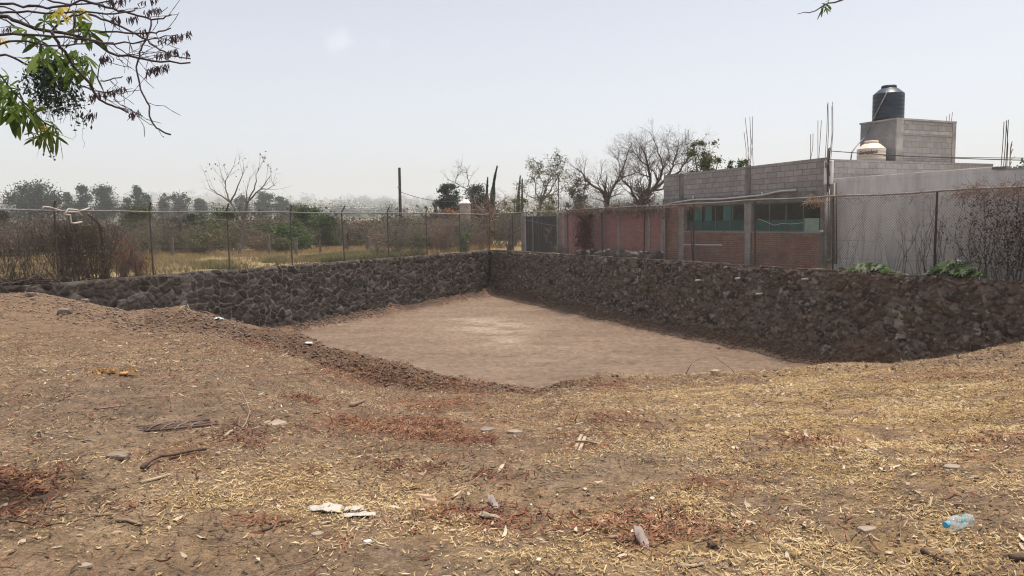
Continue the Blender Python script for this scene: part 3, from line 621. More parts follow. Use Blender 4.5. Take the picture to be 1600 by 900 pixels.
# water tanks
def tank(label, acx, ocy, z, r, h, body, lidmat, ridge, hose=None, text=None):
    T = Site('water_tank', label, 'water tank', acx, ocy, z); b = MB(); lz0 = .905 if hose else .92; hh_ = h; h = h*.94 if text else h; prof = [(0, 0), (r*.96, 0), (r, .05)]
    for i in range(1, 7):
        zz = .05+(h*.755-.05)*i/6
        prof += [(r, zz-.035), (r-ridge, zz-.022), (r-ridge, zz-.008), (r, zz)]
    prof += [(r*.99, h*.76), (r*.6, h*.9), (r*.48, h*.92), (r*.48, h*.93)]
    T.part('tank_body', b.lathe(prof, T.b, 48), body, smooth=True)
    T.part('lid', MB().lathe([(r*.45, h*lz0), (r*.49, h*(lz0+.005)), (r*.49, h*.985), (r*.44, h), (0, h)], T.b, 40), lidmat, smooth=True)
    if hose: T.part('fill_hose', MB().tube(hose, .022, 6), MT_galv, smooth=True)
    if text:
        cu = bpy.data.curves.new('lettering', 'FONT'); cu.body = text; cu.size = .17; cu.shear = .35; cu.offset = .004; cu.align_x = 'CENTER'
        to = bpy.data.objects.new('lettering', cu); COL.objects.link(to); bpy.context.view_layer.update()
        me = bpy.data.meshes.new_from_object(to.evaluated_get(bpy.context.evaluated_depsgraph_get())); bpy.data.objects.remove(to)
        bm = bmesh.new(); bm.from_mesh(me); bmesh.ops.subdivide_edges(bm, edges=[e for e in bm.edges if e.calc_length() > .05], cuts=2, use_grid_fill=False); bmesh.ops.triangulate(bm, faces=bm.faces)
        ax = (RF.w(*T.b)-Vector((0, 0, E))); fa = math.atan2(-ax.dot(RF.y), -ax.dot(RF.x))-.28
        for v in bm.verts:
            th = fa+v.co.x/r; v.co = ((r+.006)*math.cos(th), (r+.006)*math.sin(th), h*.6+v.co.y+.04*v.co.x)
        bm.to_mesh(me); bm.free(); me.materials.append(M('tank_lettering', [(.10, .045, .035), (.14, .06, .045)], 5, .7))
        obj('lettering', me, T.root)
    return T
MT_black = M('black_plastic', [(.014, .024, .042), (.022, .034, .055)], 3, .42, spec=.5, dirt=(.07, .075, .085), dscale=2.5, damt=.5)
MT_beige = M('beige_plastic', [(.58, .49, .40), (.66, .56, .46)], 3, .5, spec=.4, dirt=(.48, .38, .30), dscale=1.6, damt=.5)
oTk = oT+.62; aTk, zTk = RF.px(1387.5, 186, oTk)[0], zTt
rT = abs(RF.px(1413, 160, oTk)[0]-RF.px(1362, 160, oTk)[0])*abs(ray(1387, 160).normalized().dot(RF.y))*.5
hT = RF.px(1388, 134, oTk)[1]-zTk
oB = oT-.62; aB = RF.px(1361.5, 235, oB)[0]; rB = rT*47/51*.97; zBt = RF.px(1361, 217, oB)[1]; hB = 1.25; zBb = max(zBt-hB, zPar-.006); hB = zBt-zBb
hose = [(aTk+.0, oTk-rT*.3, zTk+hT*.93), (fp(1385, 146, oTk-rT)), (fp(1366, 183, oTk-rT-.05)), (fp(1352, 214, oT-.08)), (fp(1338, 228, oB-rB*.5)), (fp(1331, 238, oB-rB)), (fp(1329, 252, oB-rB-.1))]
tank('black plastic water tank standing on top of the grey block roof room', aTk, oTk, zTk, rT, hT, MT_black, MT_black, .004, hose)
tank('beige plastic water tank with brown lettering on the roof before the roof room', aB, oB, zBb, rB, hB, MT_beige, MT_beige, .006, None, 'Eureplast')

# grey plaster building
aP0 = fx(1300); zP0 = fz(1300, 280); zP1 = fz(1558, 261); aP1 = fx(1558, 262); aP2 = fx(1760, 262); zP2 = fz(1575, 265)
P = Site('plaster_building', 'low grey plastered building without windows behind the right part of the chain-link fence', 'building', (aP0+aP2)/2, OF, ZB)
P.part('wall', MB().box(aP0, aP1, OF, OF+6, ZB-.4, min(zP0, zP1)-.12).box(aP1+.001, aP2, OF, OF+6, ZB-.4, zP2), MT_plast)
P.part('parapet', MB().prism([(aP0, min(zP0, zP1)-.119), (aP1, min(zP0, zP1)-.119), (aP1, zP1), (aP0, zP0)], OF-.004, OF+.15), MT_plast)
P.part('coping', MB().tube([(aP0, OF+.05, zP0), (aP1, OF+.05, zP1)], .025, 6).box(aP1+.02, aP2, OF-.02, OF+.2, zP2+.001, zP2+.03), MT_conc)
P.part('roof_corner', MB().box(aP1-.12, aP1+.25, OF-.03, OF+.2, zP2+.031, zP1+.005), MT_concd)
rebars(P, [(1564, 262, 1566, 190), (1568, 262, 1570, 188), (1571, 262, 1573, 187), (1573, 262, 1573, 190)], OF+.3, zP1)
V = [];
dp = MB(); rg = np.random.default_rng(2)
for k in range(9):
    yy = 258-4*k; dp.tube([fp(1577+.2*k, yy+8, OF+.3), fp(1578+.25*k, yy, OF+.3), fp(1578+rg.normal(2, 3), yy-5, OF+.3+rg.normal(0, .1))], .012, 4)
do = dp.build('dry_weed', M('dry_weed', [(.22, .18, .13), (.34, .28, .2)], 8), off=RF.w(fx(1577), OF+.3, zP2)*0, mw=RF.mw(0, 0, 0))
tag(do, 'dry stalk of weed sticking up beside the rebar on the plaster building roof', 'weed')

# painted brick wall and gate
B = Site('brick_wall', 'long low pinkish painted brick wall between the black gate and the brick house', 'wall', (fx(873)+aL)/2, OF, ZB)
zW = fz(960, 333.5); aG = fx(873)
cols = [(878, 882), (965, 969), (1012, 1016), (1032, 1037)]
B.part('wall', MB().box(aG, aL-.005, OF+.02, OF+.16, ZB-.4, zW), MT_pink)
for (x0, x1) in cols: B.part('column', MB().box(fx(x0), fx(x1) if x1 < 1037 else aL-.008, OF, OF+.18, ZB-.4, zW+.03), MT_conc)
B.part('cap', MB().box(aG, aL-.01, OF+.01, OF+.17, zW+.001, zW+.028), MT_concd)
G = Site('metal_gate', 'black corrugated sheet-metal gate at the corner of the lot with faded patches', 'gate', fx(845), OF, ZB)
g0, g1 = fx(820), fx(871); zg = fz(845, 337); zb_ = ZB-.12
cor = MB(); n = 110; ax = np.linspace(g0, g1, n); V = [(a, OF+.05+.018*math.copysign(1, math.sin(i*.9)), zb_) for i, a in enumerate(ax)]+[(a, OF+.05+.018*math.copysign(1, math.sin(i*.9)), zg) for i, a in enumerate(ax)]
MT_gate = M('gate_sheet', [(.010, .011, .014), (.026, .028, .034)], 5, .6, dirt=(.07, .07, .075), dscale=2, damt=.6, spec=.3)
G.part('sheet', cor.add(V, [(i, i+1, n+i+1, n+i) for i in range(n-1)]), MT_gate)
G.part('gate_post', MB().box(fx(815.5), fx(819.5), OF-.06, OF+.12, ZB-.3, fz(818, 332)), MT_conc, bevel=.008)
G.part('gate_post', MB().box(fx(871.2), fx(873), OF-.06, OF+.015, ZB-.3, fz(873, 332)), MT_conc)
G.part('frame', MB().box(fx(831.5), fx(833.2), OF-.01, OF+.025, zb_, zg).box(g0, g1, OF-.012, OF+.02, zg-.05, zg+.0).tube([fp(820, 343, OF-.02), fp(845, 349, OF-.02), fp(870, 353, OF-.02)], .016, 6), MT_galv)
fp_ = MB(); rg = np.random.default_rng(9)
for k in range(26):
    cx, cy = 855+rg.normal(0, 3), 366+rg.normal(0, 8); c = fp(cx, cy, OF+.02); s = rg.uniform(.04, .13); m = 7
    V = [(c[0]+s*math.cos(2*math.pi*i/m)*rg.uniform(.4, 1), OF+.024+.0005*k, c[2]+s*1.2*math.sin(2*math.pi*i/m)*rg.uniform(.4, 1)) for i in range(m)]+[(c[0], OF+.023+.0005*k, c[2])]
    fp_.add(V, [(i, (i+1) % m, m, m) for i in range(m)])
G.part('faded_patch', fp_, M('faded_paint', [(.17, .165, .15), (.26, .25, .22)], 9, .9))  # thin pale polygons added for the faded paint blotch on the gate sheet
B2 = MB().tube([fp(872.5, 392, OF+.4), fp(872.5, 276, OF+.4)], .03, 6); po = B2.build('metal_pole', MT_post, off=(0, 0, 0), mw=RF.mw(0, 0, 0)); tag(po, 'thin dark metal pole standing behind the right edge of the black gate', 'pole')

# overhead wires
def wire(name, label, pts, r=.012):
    o = MB().tube(pts, r, 4).build(name, MT_dark, off=pts[0]); return tag(o, label, 'wire')
def sag(p, q, s, n=14): return [p.lerp(q, i/n)-Vector((0, 0, s*4*(i/n)*(1-i/n))) for i in range(n+1)]
pM = RF.w(*fp(1299, 236, OF-.16))
wire('service_wire', 'thin dark wire from the service mast across the beige tank to the right edge', sag(pM, RF.w(*fp(1640, 251, OF+.5)), .05))
wire('service_wire', 'upper thin wire crossing the roof room towards the rebar on the plaster building', sag(RF.w(*fp(1380, 243, OF+1.2)), RF.w(*fp(1640, 247, OF+.3)), .02), .009)

# rubble stones at the foot of the painted wall
def rock(rng, s, sub=2):
    bm = bmesh.new(); bmesh.ops.create_icosphere(bm, subdivisions=sub, radius=1)
    sd = rng.integers(1000)
    for v in bm.verts:
        c = v.co; q = np.array([c.x*1.3+sd, c.y*1.3+c.z*1.1]); f = .7+.6*float(fbm(np.array([q[0]]), np.array([q[1]]), int(sd), 3)[0])
        v.co = Vector((c.x*s[0]*f, c.y*s[1]*f, c.z*s[2]*f))
        for ax_, lim in ((0, .78), (1, .8), (2, .72)):
            v.co[ax_] = max(-lim*s[ax_], min(lim*s[ax_], v.co[ax_]))
    return bm
MT_rock = M('rubble', [(.09, .075, .066), (.18, .155, .14)], 6, .95, .5, 25)
rg = np.random.default_rng(12)
rx = [906, 914, 921, 929, 936, 942, 948, 955, 961, 968, 975, 981, 988, 994, 1001, 1009, 1018, 1026]
for i, x in enumerate(rx):
    oo = .55+rg.uniform(-.08, .22); a = fx(x, 392, oo); s = rg.uniform(.17, .36, 3)*np.array([1.2, .8, .8])
    bm = rock(rg, s); me = bpy.data.meshes.new('rubble_stone'); bm.to_mesh(me); bm.free(); me.materials.append(MT_rock)
    o = obj('rubble_stone', me, loc=RF.w(a, oo, float(rtop(a))+s[2]*.55)); o.rotation_euler = (rg.uniform(-.3, .3), rg.uniform(-.3, .3), rg.uniform(0, 6))
    tag(o, 'grey rubble stone in the loose row at the foot of the pinkish brick wall', 'stone', 'rubble stones along the pinkish wall')
# weep pipes in the right wall
for (x, y, lab) in ((1092, 438, 'pale plastic drain stub in the right stone wall, leftmost of the four'), (1155, 435, 'pale drain stub high in the stone wall below the gap between the house windows'), (1188, 459, 'pale drain stub set lowest in the right stone wall'), (1260, 436, 'brownish drain stub in the stone wall below the house corner, rightmost of the four')):
    zz = RF.px(x, y, -.15)[1]; oo = -.12*(float(rtop(20))-zz)-.08; a, zz = RF.px(x, y, oo-.1)
    st = MB().tube([(a, oo+.1, zz+.01), (a-.1, oo-.2, zz-.01)], [.034, .034], 10, False)
    tag(st.build('drain_stub', MT_pvc, off=(a, oo, zz), mw=RF.mw(a, oo, zz)), lab, 'drain pipe', 'drain stubs in the right wall')
sb = MB().tube([fp(1068, 382, OF-.4), fp(1098, 382.6, OF-.38), fp(1128, 383, OF-.4)], .03, 6); tag(sb.build('pale_pole', MT_pvc, mw=RF.mw(0, 0, 0)), 'pale pole lying level in front of the left window bay of the brick house', 'pole')
sb = MB().tube([fp(1079, 345, OF-.5), fp(1082, 405, OF-.6)], .03, 6); tag(sb.build('dark_stake', MT_post, mw=RF.mw(0, 0, 0)), 'dark stake leaning behind the fence post left of the teal window', 'stake')
# ------------------------------------------------------------------ vegetation
MT_bark = M('bark_grey', [(.10, .082, .07), (.19, .165, .145)], 8, .95, .6, 30)
MT_barkd = M('bark_dark', [(.055, .042, .038), (.11, .088, .078)], 8, .95, .6, 30)
MT_barkp = M('bark_pale', [(.12, .105, .09), (.21, .186, .165)], 8, .95, .4, 30)
MT_twig = M('dry_twig', [(.10, .078, .066), (.2, .16, .135)], 3, .95)
MT_twigr = M('reddish_twig', [(.17, .105, .085), (.27, .18, .15)], 3, .95)
MT_leafg = leafmat('leaf_green', [(.028, .055, .016), (.065, .11, .03), (.13, .19, .06)])
MT_leafb = leafmat('leaf_bluegreen', [(.017, .032, .021), (.034, .054, .033), (.068, .088, .053)])
MT_leafo = leafmat('leaf_olive', [(.055, .065, .024), (.11, .118, .05), (.20, .19, .09)])
MT_leafd = leafmat('leaf_dry', [(.10, .07, .045), (.19, .135, .085), (.30, .23, .15)])
MT_leafr = leafmat('leaf_rust', [(.15, .062, .03), (.27, .125, .055), (.40, .23, .11)])
MT_leafbr = leafmat('leaf_bright', [(.05, .10, .02), (.12, .20, .045), (.26, .34, .10)])
MT_cyp = leafmat('cypress_leaf', [(.016, .05, .036), (.03, .08, .055), (.055, .115, .072)], .3)
MT_grey = leafmat('leaf_greybrown', [(.06, .052, .038), (.11, .095, .07), (.18, .155, .115)])

def quads_leaf(rng, P, L, Wd, up=None, droop=0.):
    """kite-shaped leaves at points P with random directions"""
    N = len(P); d = rng.normal(size=(N, 3))
    if up is not None: d = d*.8+np.asarray(up)
    d /= np.linalg.norm(d, axis=1, keepdims=True); r = rng.normal(size=(N, 3)); s = np.cross(d, r); s /= np.maximum(np.linalg.norm(s, axis=1, keepdims=True), 1e-6)
    L = (L*rng.uniform(.6, 1.3, N))[:, None]; Wd = (Wd*rng.uniform(.6, 1.3, N))[:, None]
    V = np.stack([P-d*L*.5, P+s*Wd*.5, P+d*L*.5, P-s*Wd*.5], 1).reshape(-1, 3)
    return V, np.arange(N*4).reshape(N, 4)
def crown_mesh(rng, lumps, n, size, mat, name='crown', aspect=.6):
    """lumps: list of (x,y,z,rx,ry,rz); leaves crowd towards each lump's skin"""
    lumps = np.array(lumps, float); w = lumps[:, 3]*lumps[:, 5]; w[0] = w[1:].sum()*.5 if len(w) > 1 else 1; k = rng.choice(len(lumps), n, p=w/w.sum())
    d = rng.normal(size=(n, 3)); d /= np.linalg.norm(d, axis=1, keepdims=True); rr = np.minimum(np.abs(rng.normal(0, .58, n)), 1.15)
    rr *= 1+.25*(rng.random(n) < .12)
    P = lumps[k, :3]+d*rr[:, None]*lumps[k, 3:]
    V, Fc = quads_leaf(rng, P, size, size*aspect)
    lt = rng.uniform(-.25, .25, len(lumps)); tint = np.clip(.45+lt[k]+rng.normal(0, .18, n), 0, 1)
    return mesh_np(name, V, Fc, mat, np.repeat(tint, 4))
def make_lumps(rng, n, R, H0, H1, flat=.7, rs=(.32, .5)):
    L = [(0, 0, H0+(H1-H0)*.47, R*.72, R*.72, (H1-H0)*.46)]
    for i in range(n):
        th = rng.uniform(0, 6.283); z = rng.uniform(0, 1); rad_ = R*math.sqrt(rng.random())*.82*math.sqrt(max(1-((z-.42)/.66)**2, .1)); s = R*rng.uniform(*rs)
        zz = H0+(H1-H0)*z; s2 = s*flat
        L.append((rad_*math.cos(th), rad_*math.sin(th), min(max(zz, H0+s2*.5), H1-s2*.8), s, s, s2))
    return L
def grow(rng, p, d, L, r, depth, out, tips, spread=.6, up=.1, kids=(2, 3), shrink=.72, rsh=.62, nseg=4, wig=.14, curl=None):
    p = np.array(p, float); d = np.array(d, float); d /= np.linalg.norm(d)
    seglen = L/nseg; r1 = r*(.62 if depth else .3)
    for i in range(nseg):
        d = d+rng.normal(0, wig, 3)+np.array([0, 0, up]); d /= np.linalg.norm(d)
        q = p+d*seglen; ra = r+(r1-r)*i/nseg; rb = r+(r1-r)*(i+1)/nseg
        out.append((p, q+d*rb*.3, ra, rb)); p = q
        if depth and i >= 1 and rng.random() < .45:
            sd = d+rng.normal(0, spread, 3); grow(rng, p, sd, L*shrink*rng.uniform(.5, .9), rb*rsh*.8, depth-1, out, tips, spread, up, kids, shrink, rsh, max(nseg-1, 2), wig)
    if depth:
        for k in range(rng.integers(kids[0], kids[1]+1)):
            sd = d+rng.normal(0, spread, 3); grow(rng, p, sd, L*shrink*rng.uniform(.75, 1.15), r1*rsh*1.35, depth-1, out, tips, spread, up, kids, shrink, rsh, max(nseg-1, 2), wig)
    else: tips.append(p)
def seg_mesh(name, out, mat, n=5, off=(0, 0, 0)):
    P0 = np.array([o[0] for o in out])-np.array(tuple(off)); P1 = np.array([o[1] for o in out])-np.array(tuple(off)); R0 = np.array([o[2] for o in out]); R1 = np.array([o[3] for o in out])
    V, Fc = segs(P0, P1, R0, R1, n); return mesh_np(name, V, Fc, mat, smooth=n > 4)
def gz(X, Y): return float(field_h(np.array([X]), np.array([Y]))[0])
def at(x, Y, base_y=None):
    p = pt(x, 345, Y); return Vector((p.x, Y, gz(p.x, Y)))
def leafy_tree(name, label, cat, x, ytop, hw, Y, mat, rng, n=2600, leaf=.3, group=None, nl=11, h0=.28, flat=.7, bark=None, twigs=0, rs=(.32, .5)):
    b = at(x, Y); top = pt(x, ytop, Y).z; Hh = top-b.z; R = 1.2*hw*Y/F
    t = thing(name, label, cat, b, group)
    h0 = max(h0, min(.55, 1-5.0*R/Hh)); nl = int(nl*max(1, (Hh*(1-h0))/(1.7*R))); nl = int(nl*1.4)
    lumps = make_lumps(rng, nl, R, Hh*h0, Hh, max(flat, min(1.05, Hh*(1-h0)/(3*R))), rs); n = int(n*1.7)
    out = []; tips = []
    for l in lumps[:7]:
        mid = np.array([l[0]*.35, l[1]*.35, max(l[2]*.55, Hh*h0*.6)]); r = .022*Hh
        out.append((np.array([0, 0, -.2]), mid, r*.8, r*.55)); out.append((mid, np.array(l[:3]), r*.5, r*.15))
    obj('trunk', seg_mesh('trunk', out, bark or MT_barkd, 6), t)
    obj('crown', crown_mesh(rng, lumps, n, leaf, mat), t)
    if twigs:
        tw = []
        for k in range(twigs):
            l = lumps[rng.integers(len(lumps))]; p = np.array(l[:3]); q = p+np.array([rng.normal(0, .35), 0, rng.uniform(.9, 1.6)*l[5]+.6]); tw.append((p, q, .04, .012))
        obj('dead_twigs', seg_mesh('dead_twigs', tw, MT_bark, 4), t)
    return t
RG = np.random.default_rng
SK = 'grey-green trees standing on the skyline behind the left fence'
sky_trees = [  # x, top y, half width, distance, label, lumps
    (56, 283, 37, 105, 'largest broad grey-green tree of the left skyline, dead twigs on its crown', 13, 4),
    (4, 330, 12, 60, 'dark green tree cut by the left edge of the photo behind the vines', 8, 0),
    (110, 301, 9, 120, 'small round skyline tree just right of the largest broad one', 6, 0),
    (131, 291, 12, 118, 'upright narrow skyline tree above the bent pipe on the fence', 8, 0),
    (166, 290, 21, 116, 'wide two-domed skyline tree right of the bent pipe', 11, 0),
    (200, 309, 9, 125, 'low rounded skyline tree left of the ragged tall one', 6, 0),
    (217, 290, 9, 122, 'tall ragged skyline tree with open crown left of the second fence post', 7, 0),
    (231, 303, 9, 124, 'short dense skyline tree touching the second fence post', 6, 0),
    (257, 302, 9, 140, 'left one of the close pair of skyline trees right of the second post', 6, 0),
    (283, 302, 16, 138, 'broad domed skyline tree of the close pair, left of the bare tree', 9, 0),
    (314, 311, 10, 145, 'small pointed skyline tree just left of the bare grey tree', 6, 0),
    (377, 304, 12, 150, 'hazy tree seen through the twigs of the bare grey tree', 7, 0),
    (414, 299, 15, 150, 'tall hazy tree right of the bare grey tree', 9, 0),
    (440, 307, 13, 152, 'rounded hazy tree, right half of the pair beyond the bare tree', 8, 0),
    (458, 319, 8, 155, 'lowest hazy tree at the right end of the skyline row', 5, 0)]
sky_trees = [(a, b, c, d*2.1 if d > 70 else d, *r) for (a, b, c, d, *r) in sky_trees]
for i, (x, yt, hw, Y, lab, nl, tw) in enumerate(sky_trees):
    leafy_tree('skyline_tree', lab, 'tree', x, yt, hw, Y, MT_leafb, RG(100+i), n=1300+hw*130, leaf=.75 if Y > 70 else .22, group=SK, nl=nl, h0=.22, twigs=tw)
mid_trees = [
    (342, 324, 34, 56, MT_leafg, 'dark green low tree behind the bare grey tree, near the third post'),
    (300, 336, 22, 52, MT_leafb, 'dull green tree behind the scrub between second and third fence posts'),
    (213, 322, 26, 60, MT_leafo, 'olive low tree top showing above the rail left of the second post'),
    (480, 321, 24, 60, MT_leafg, 'bright green rounded tree whose top rises above the rail at the fourth post'),
    (458, 346, 31, 49, MT_leafg, 'dark blue-green dense bush crossed by the fourth fence post'),
    (509, 336, 22, 58, MT_leafg, 'dark green tree with short trunk between fourth and fifth posts'),
    (441, 371, 15, 46.5, MT_leafo, 'small yellow-green shrub standing on the grass left of the fourth post'),
    (420, 345, 30, 54, MT_leafo, 'wide dry olive tree right of the bare grey tree')]
for i, (x, yt, hw, Y, mt, lab) in enumerate(mid_trees):
    leafy_tree('green_tree', lab, 'tree', x, yt, hw, Y, mt, RG(140+i), n=4600, leaf=.17, nl=10, h0=.12 if Y < 62 else .2, flat=.8)
# right of the pole
leafy_tree('broad_tree', 'wide grey-green tree left of the white-topped tank turret', 'tree', 703, 287, 21, 92, MT_leafb, RG(171), 3800, .27, nl=13, h0=.35, rs=(.22, .36))
leafy_tree('broad_tree', 'darker green tree between the white-topped turret and the cypresses', 'tree', 742, 288, 25, 90, MT_leafb, RG(172), 3200, .27, nl=10, h0=.3)
leafy_tree('grey_tree', 'fine-branched hazy grey tree right of the pale seed-pod tree', 'tree', 905, 277, 22, 85, MT_grey, RG(173), 2400, .2, nl=14, h0=.35, rs=(.2, .3))
leafy_tree('bougainvillea', 'orange-topped creeper mound left of the white-topped turret', 'shrub', 703, 326, 14, 66, MT_leafr, RG(174), 1800, .16, nl=8, h0=.1)
leafy_tree('olive_bush', 'tall yellow-olive bush left of the black gate, below the cypress pair', 'bush', 804, 305, 26, 56, MT_leafo, RG(175), 4200, .13, nl=14, h0=.08, rs=(.25, .4))
leafy_tree('olive_bush', 'pale olive thicket behind the black gate', 'bush', 855, 303, 28, 62, MT_leafo, RG(176), 4200, .13, nl=13, h0=.05, rs=(.25, .4))
leafy_tree('olive_bush', 'grey-olive thicket behind the pinkish wall left of the first bare tree', 'bush', 912, 312, 34, 64, MT_grey, RG(177), 4200, .14, nl=13, h0=.05, rs=(.25, .4))
leafy_tree('olive_bush', 'grey thicket behind the pinkish wall under the big bare tree', 'bush', 985, 312, 48, 66, MT_grey, RG(178), 4200, .15, nl=15, h0=.05, rs=(.25, .4))
leafy_tree('roof_tree', 'small leafy tree top peeping over the grey block parapet by the rebar', 'tree', 1150, 249, 24, 42, MT_leafg, RG(179), 1300, .15, nl=8, h0=.5, rs=(.2, .32))
leafy_tree('roof_tree', 'green tree top behind the plaster building at the right edge of the photo', 'tree', 1610, 246, 22, 30, MT_leafg, RG(180), 2200, .14, nl=8, h0=.4)
leafy_tree('leafy_tree', 'brown-olive half-leafless tree right of the big bare tree, above the block parapet', 'tree', 1100, 218, 27, 50, MT_leafo, RG(181), 2600, .15, nl=15, h0=.55, rs=(.2, .33))
# cypresses
def cypress(label, base, tip, hw, Y, bend, seed):
    rng = RG(seed); b = at(base, Y); top = pt(tip[0], tip[1], Y); Hh = top.z-b.z; R = hw*Y/F; dx = top.x-b.x
    t = thing('cypress_tree', label, 'cypress', b, 'cypresses behind the lot'); n = 5200; s = rng.random(n)**.9
    prof = R*np.minimum(1, (1-s)**.95*1.3)*(.9+.2*np.sin(s*23)); th = rng.uniform(0, 6.283, n); q = np.sqrt(rng.random(n))
    cx = dx*s**bend; P = np.stack([cx+np.cos(th)*prof*q, np.sin(th)*prof*q, .05*Hh+s*Hh*.95], 1)
    V, Fc = quads_leaf(rng, P, .26, .1, up=(0, 0, 2.0)); obj('crown', mesh_np('crown', V, Fc, MT_cyp, np.repeat(np.clip(rng.normal(.45, .2, n), 0, 1), 4)), t)
    ts = np.linspace(0, .9, 7); out = [(np.array([dx*a**bend, 0, Hh*a]), np.array([dx*c**bend, 0, Hh*c]), .05*(1-a)+.01, .05*(1-c)+.01) for a, c in zip(ts, ts[1:])]
    obj('trunk', seg_mesh('trunk', out, MT_barkd, 6), t)
cypress('short cypress beside the tallest one, leaning slightly right', 758, (762, 278), 5.5, 84, 1.5, 201)
cypress('tallest cypress with its thin tip bent to the right', 769, (777, 260), 7, 82, 3.5, 202)
cypress('cypress left in the slim distant pair, the taller of the two', 808, (813, 275), 4.4, 95, 2, 203)
cypress('slimmest cypress at the right of the distant pair', 815, (816, 280), 3, 96, 1, 204)

# bare trees: main limbs follow the photograph, then side twigs
def limb_tree(name, label, limbs, Y, mat, seed, twig_len, twig_r, depth=2, per=5, spread=.55, up=.06, leaves=None, dz=.5, cat='bare tree', base_off=0.):
    rng = RG(seed); x0, y0 = limbs[0][0][0][:2]; p0 = pt(x0, y0, Y); b = Vector((p0.x, Y, gz(p0.x, Y) if base_off is None else p0.z)); t = thing(name, label, cat, b)
    out = []; tw = []; tips = []
    for pts_, r0, r1 in limbs:
        dep = rng.normal(0, dz); n = len(pts_); P = []
        for i, (x, y) in enumerate(pts_): P.append(np.array(tuple(pt(x, y, Y+dep*i/(n-1)))))
        if out:
            ends = np.array([o[0] for o in out]+[out[-1][1]]); dd = np.linalg.norm(ends-P[0], axis=1); j = int(np.argmin(dd)); P[0] = ends[j] if dd[j] < 1.5 else P[0]
        # subdivide with a little wander
        Q = [P[0]]
        for a, c in zip(P, P[1:]):
            for k in range(1, 4):
                f = k/3; w = np.linalg.norm(c-a)*.045*(k < 3); Q.append(a+(c-a)*f+rng.normal(0, 1, 3)*w)
        m = len(Q); R = [r0+(r1-r0)*(i/(m-1))**.8 for i in range(m)]
        for i in range(m-1): out.append((Q[i], Q[i+1]+(Q[i+1]-Q[i])*.04, R[i], R[i+1]))
        for k in range(per):
            i = int(rng.integers(m//3, m)); d = (Q[min(i, m-1)]-Q[max(i-1, 0)]); d /= max(np.linalg.norm(d), 1e-6); d = d+rng.normal(0, spread, 3)+np.array([0, 0, .25])
            grow(rng, Q[i], d, twig_len*rng.uniform(.6, 1.2), max(R[i]*.45, twig_r), depth, tw, tips, spread, up, (2, 3), .68, .6, 3, .12)
    if base_off is None: out.insert(0, (np.array([p0.x, Y, b.z-.2]), np.array(tuple(p0)), limbs[0][1]*1.25, limbs[0][1]))
    obj('trunk', seg_mesh('trunk', out, mat, 7, b), t)
    if tw: obj('crown', seg_mesh('crown', tw, mat, 3, b), t)
    if leaves:
        mt, nl, sz = leaves; P = np.array(tips); P = P[rng.integers(0, len(P), nl)]+rng.normal(0, sz*.8, (nl, 3))-np.array(tuple(b)); V, Fc = quads_leaf(rng, P, sz, sz*.55)
        obj('leaves', mesh_np('leaves', V, Fc, mt, np.repeat(rng.random(nl), 4)), t)
    return t
T_ = lambda L: [(x/3.75+300, y/3.75+240) for x, y in L]
limb_tree('bare_tree', 'leafless pale grey tree with upswept thin branches in the left field', [
    (T_([(285, 610), (290, 520), (300, 420), (310, 340)]), .10, .08),
    (T_([(300, 420), (260, 340), (225, 285), (170, 245), (115, 210), (97, 180)]), .09, .012), (T_([(225, 285), (200, 220), (195, 170), (172, 128)]), .06, .012),
    (T_([(225, 285), (262, 210), (290, 140), (304, 80)]), .06, .01), (T_([(310, 340), (330, 280), (365, 210), (375, 140), (388, 85)]), .08, .01),
    (T_([(330, 280), (400, 210), (435, 165), (465, 125)]), .06, .01), (T_([(400, 212), (450, 205), (492, 185)]), .04, .01), (T_([(310, 340), (320, 250), (328, 170)]), .05, .01),
    (T_([(300, 440), (230, 400), (150, 385), (70, 370)]), .07, .015), (T_([(310, 400), (380, 390), (440, 360)]), .06, .015), (T_([(300, 470), (360, 440), (420, 440)]), .05, .012), (T_([(195, 170), (207, 140), (206, 105)]), .03, .008)],
    45, MT_barkp, 301, .8, .012, 1, 4, .5, .05, (MT_leafd, 60, .16), .5)
T_ = lambda L: [(x/3.75+860, y/3.75+190) for x, y in L]
limb_tree('bare_tree', 'forked bare tree with dark limbs behind the pinkish wall, left of the big bare crown', [
    (T_([(332, 520), (330, 480), (335, 450)]), .20, .17), (T_([(335, 455), (300, 405), (240, 370), (205, 335), (185, 300), (150, 275)]), .13, .03), (T_([(335, 455), (360, 400), (395, 340), (425, 270), (450, 190)]), .13, .03),
    (T_([(395, 345), (440, 320), (520, 295)]), .08, .02), (T_([(300, 405), (280, 350), (300, 300)]), .06, .015), (T_([(425, 270), (400, 230), (380, 210)]), .05, .015), (T_([(240, 370), (200, 370), (160, 350)]), .05, .015), (T_([(330, 480), (290, 460), (240, 440)]), .05, .012)],
    56, MT_barkd, 302, .8, .017, 3, 13, .5, .05, None, .9, base_off=None)
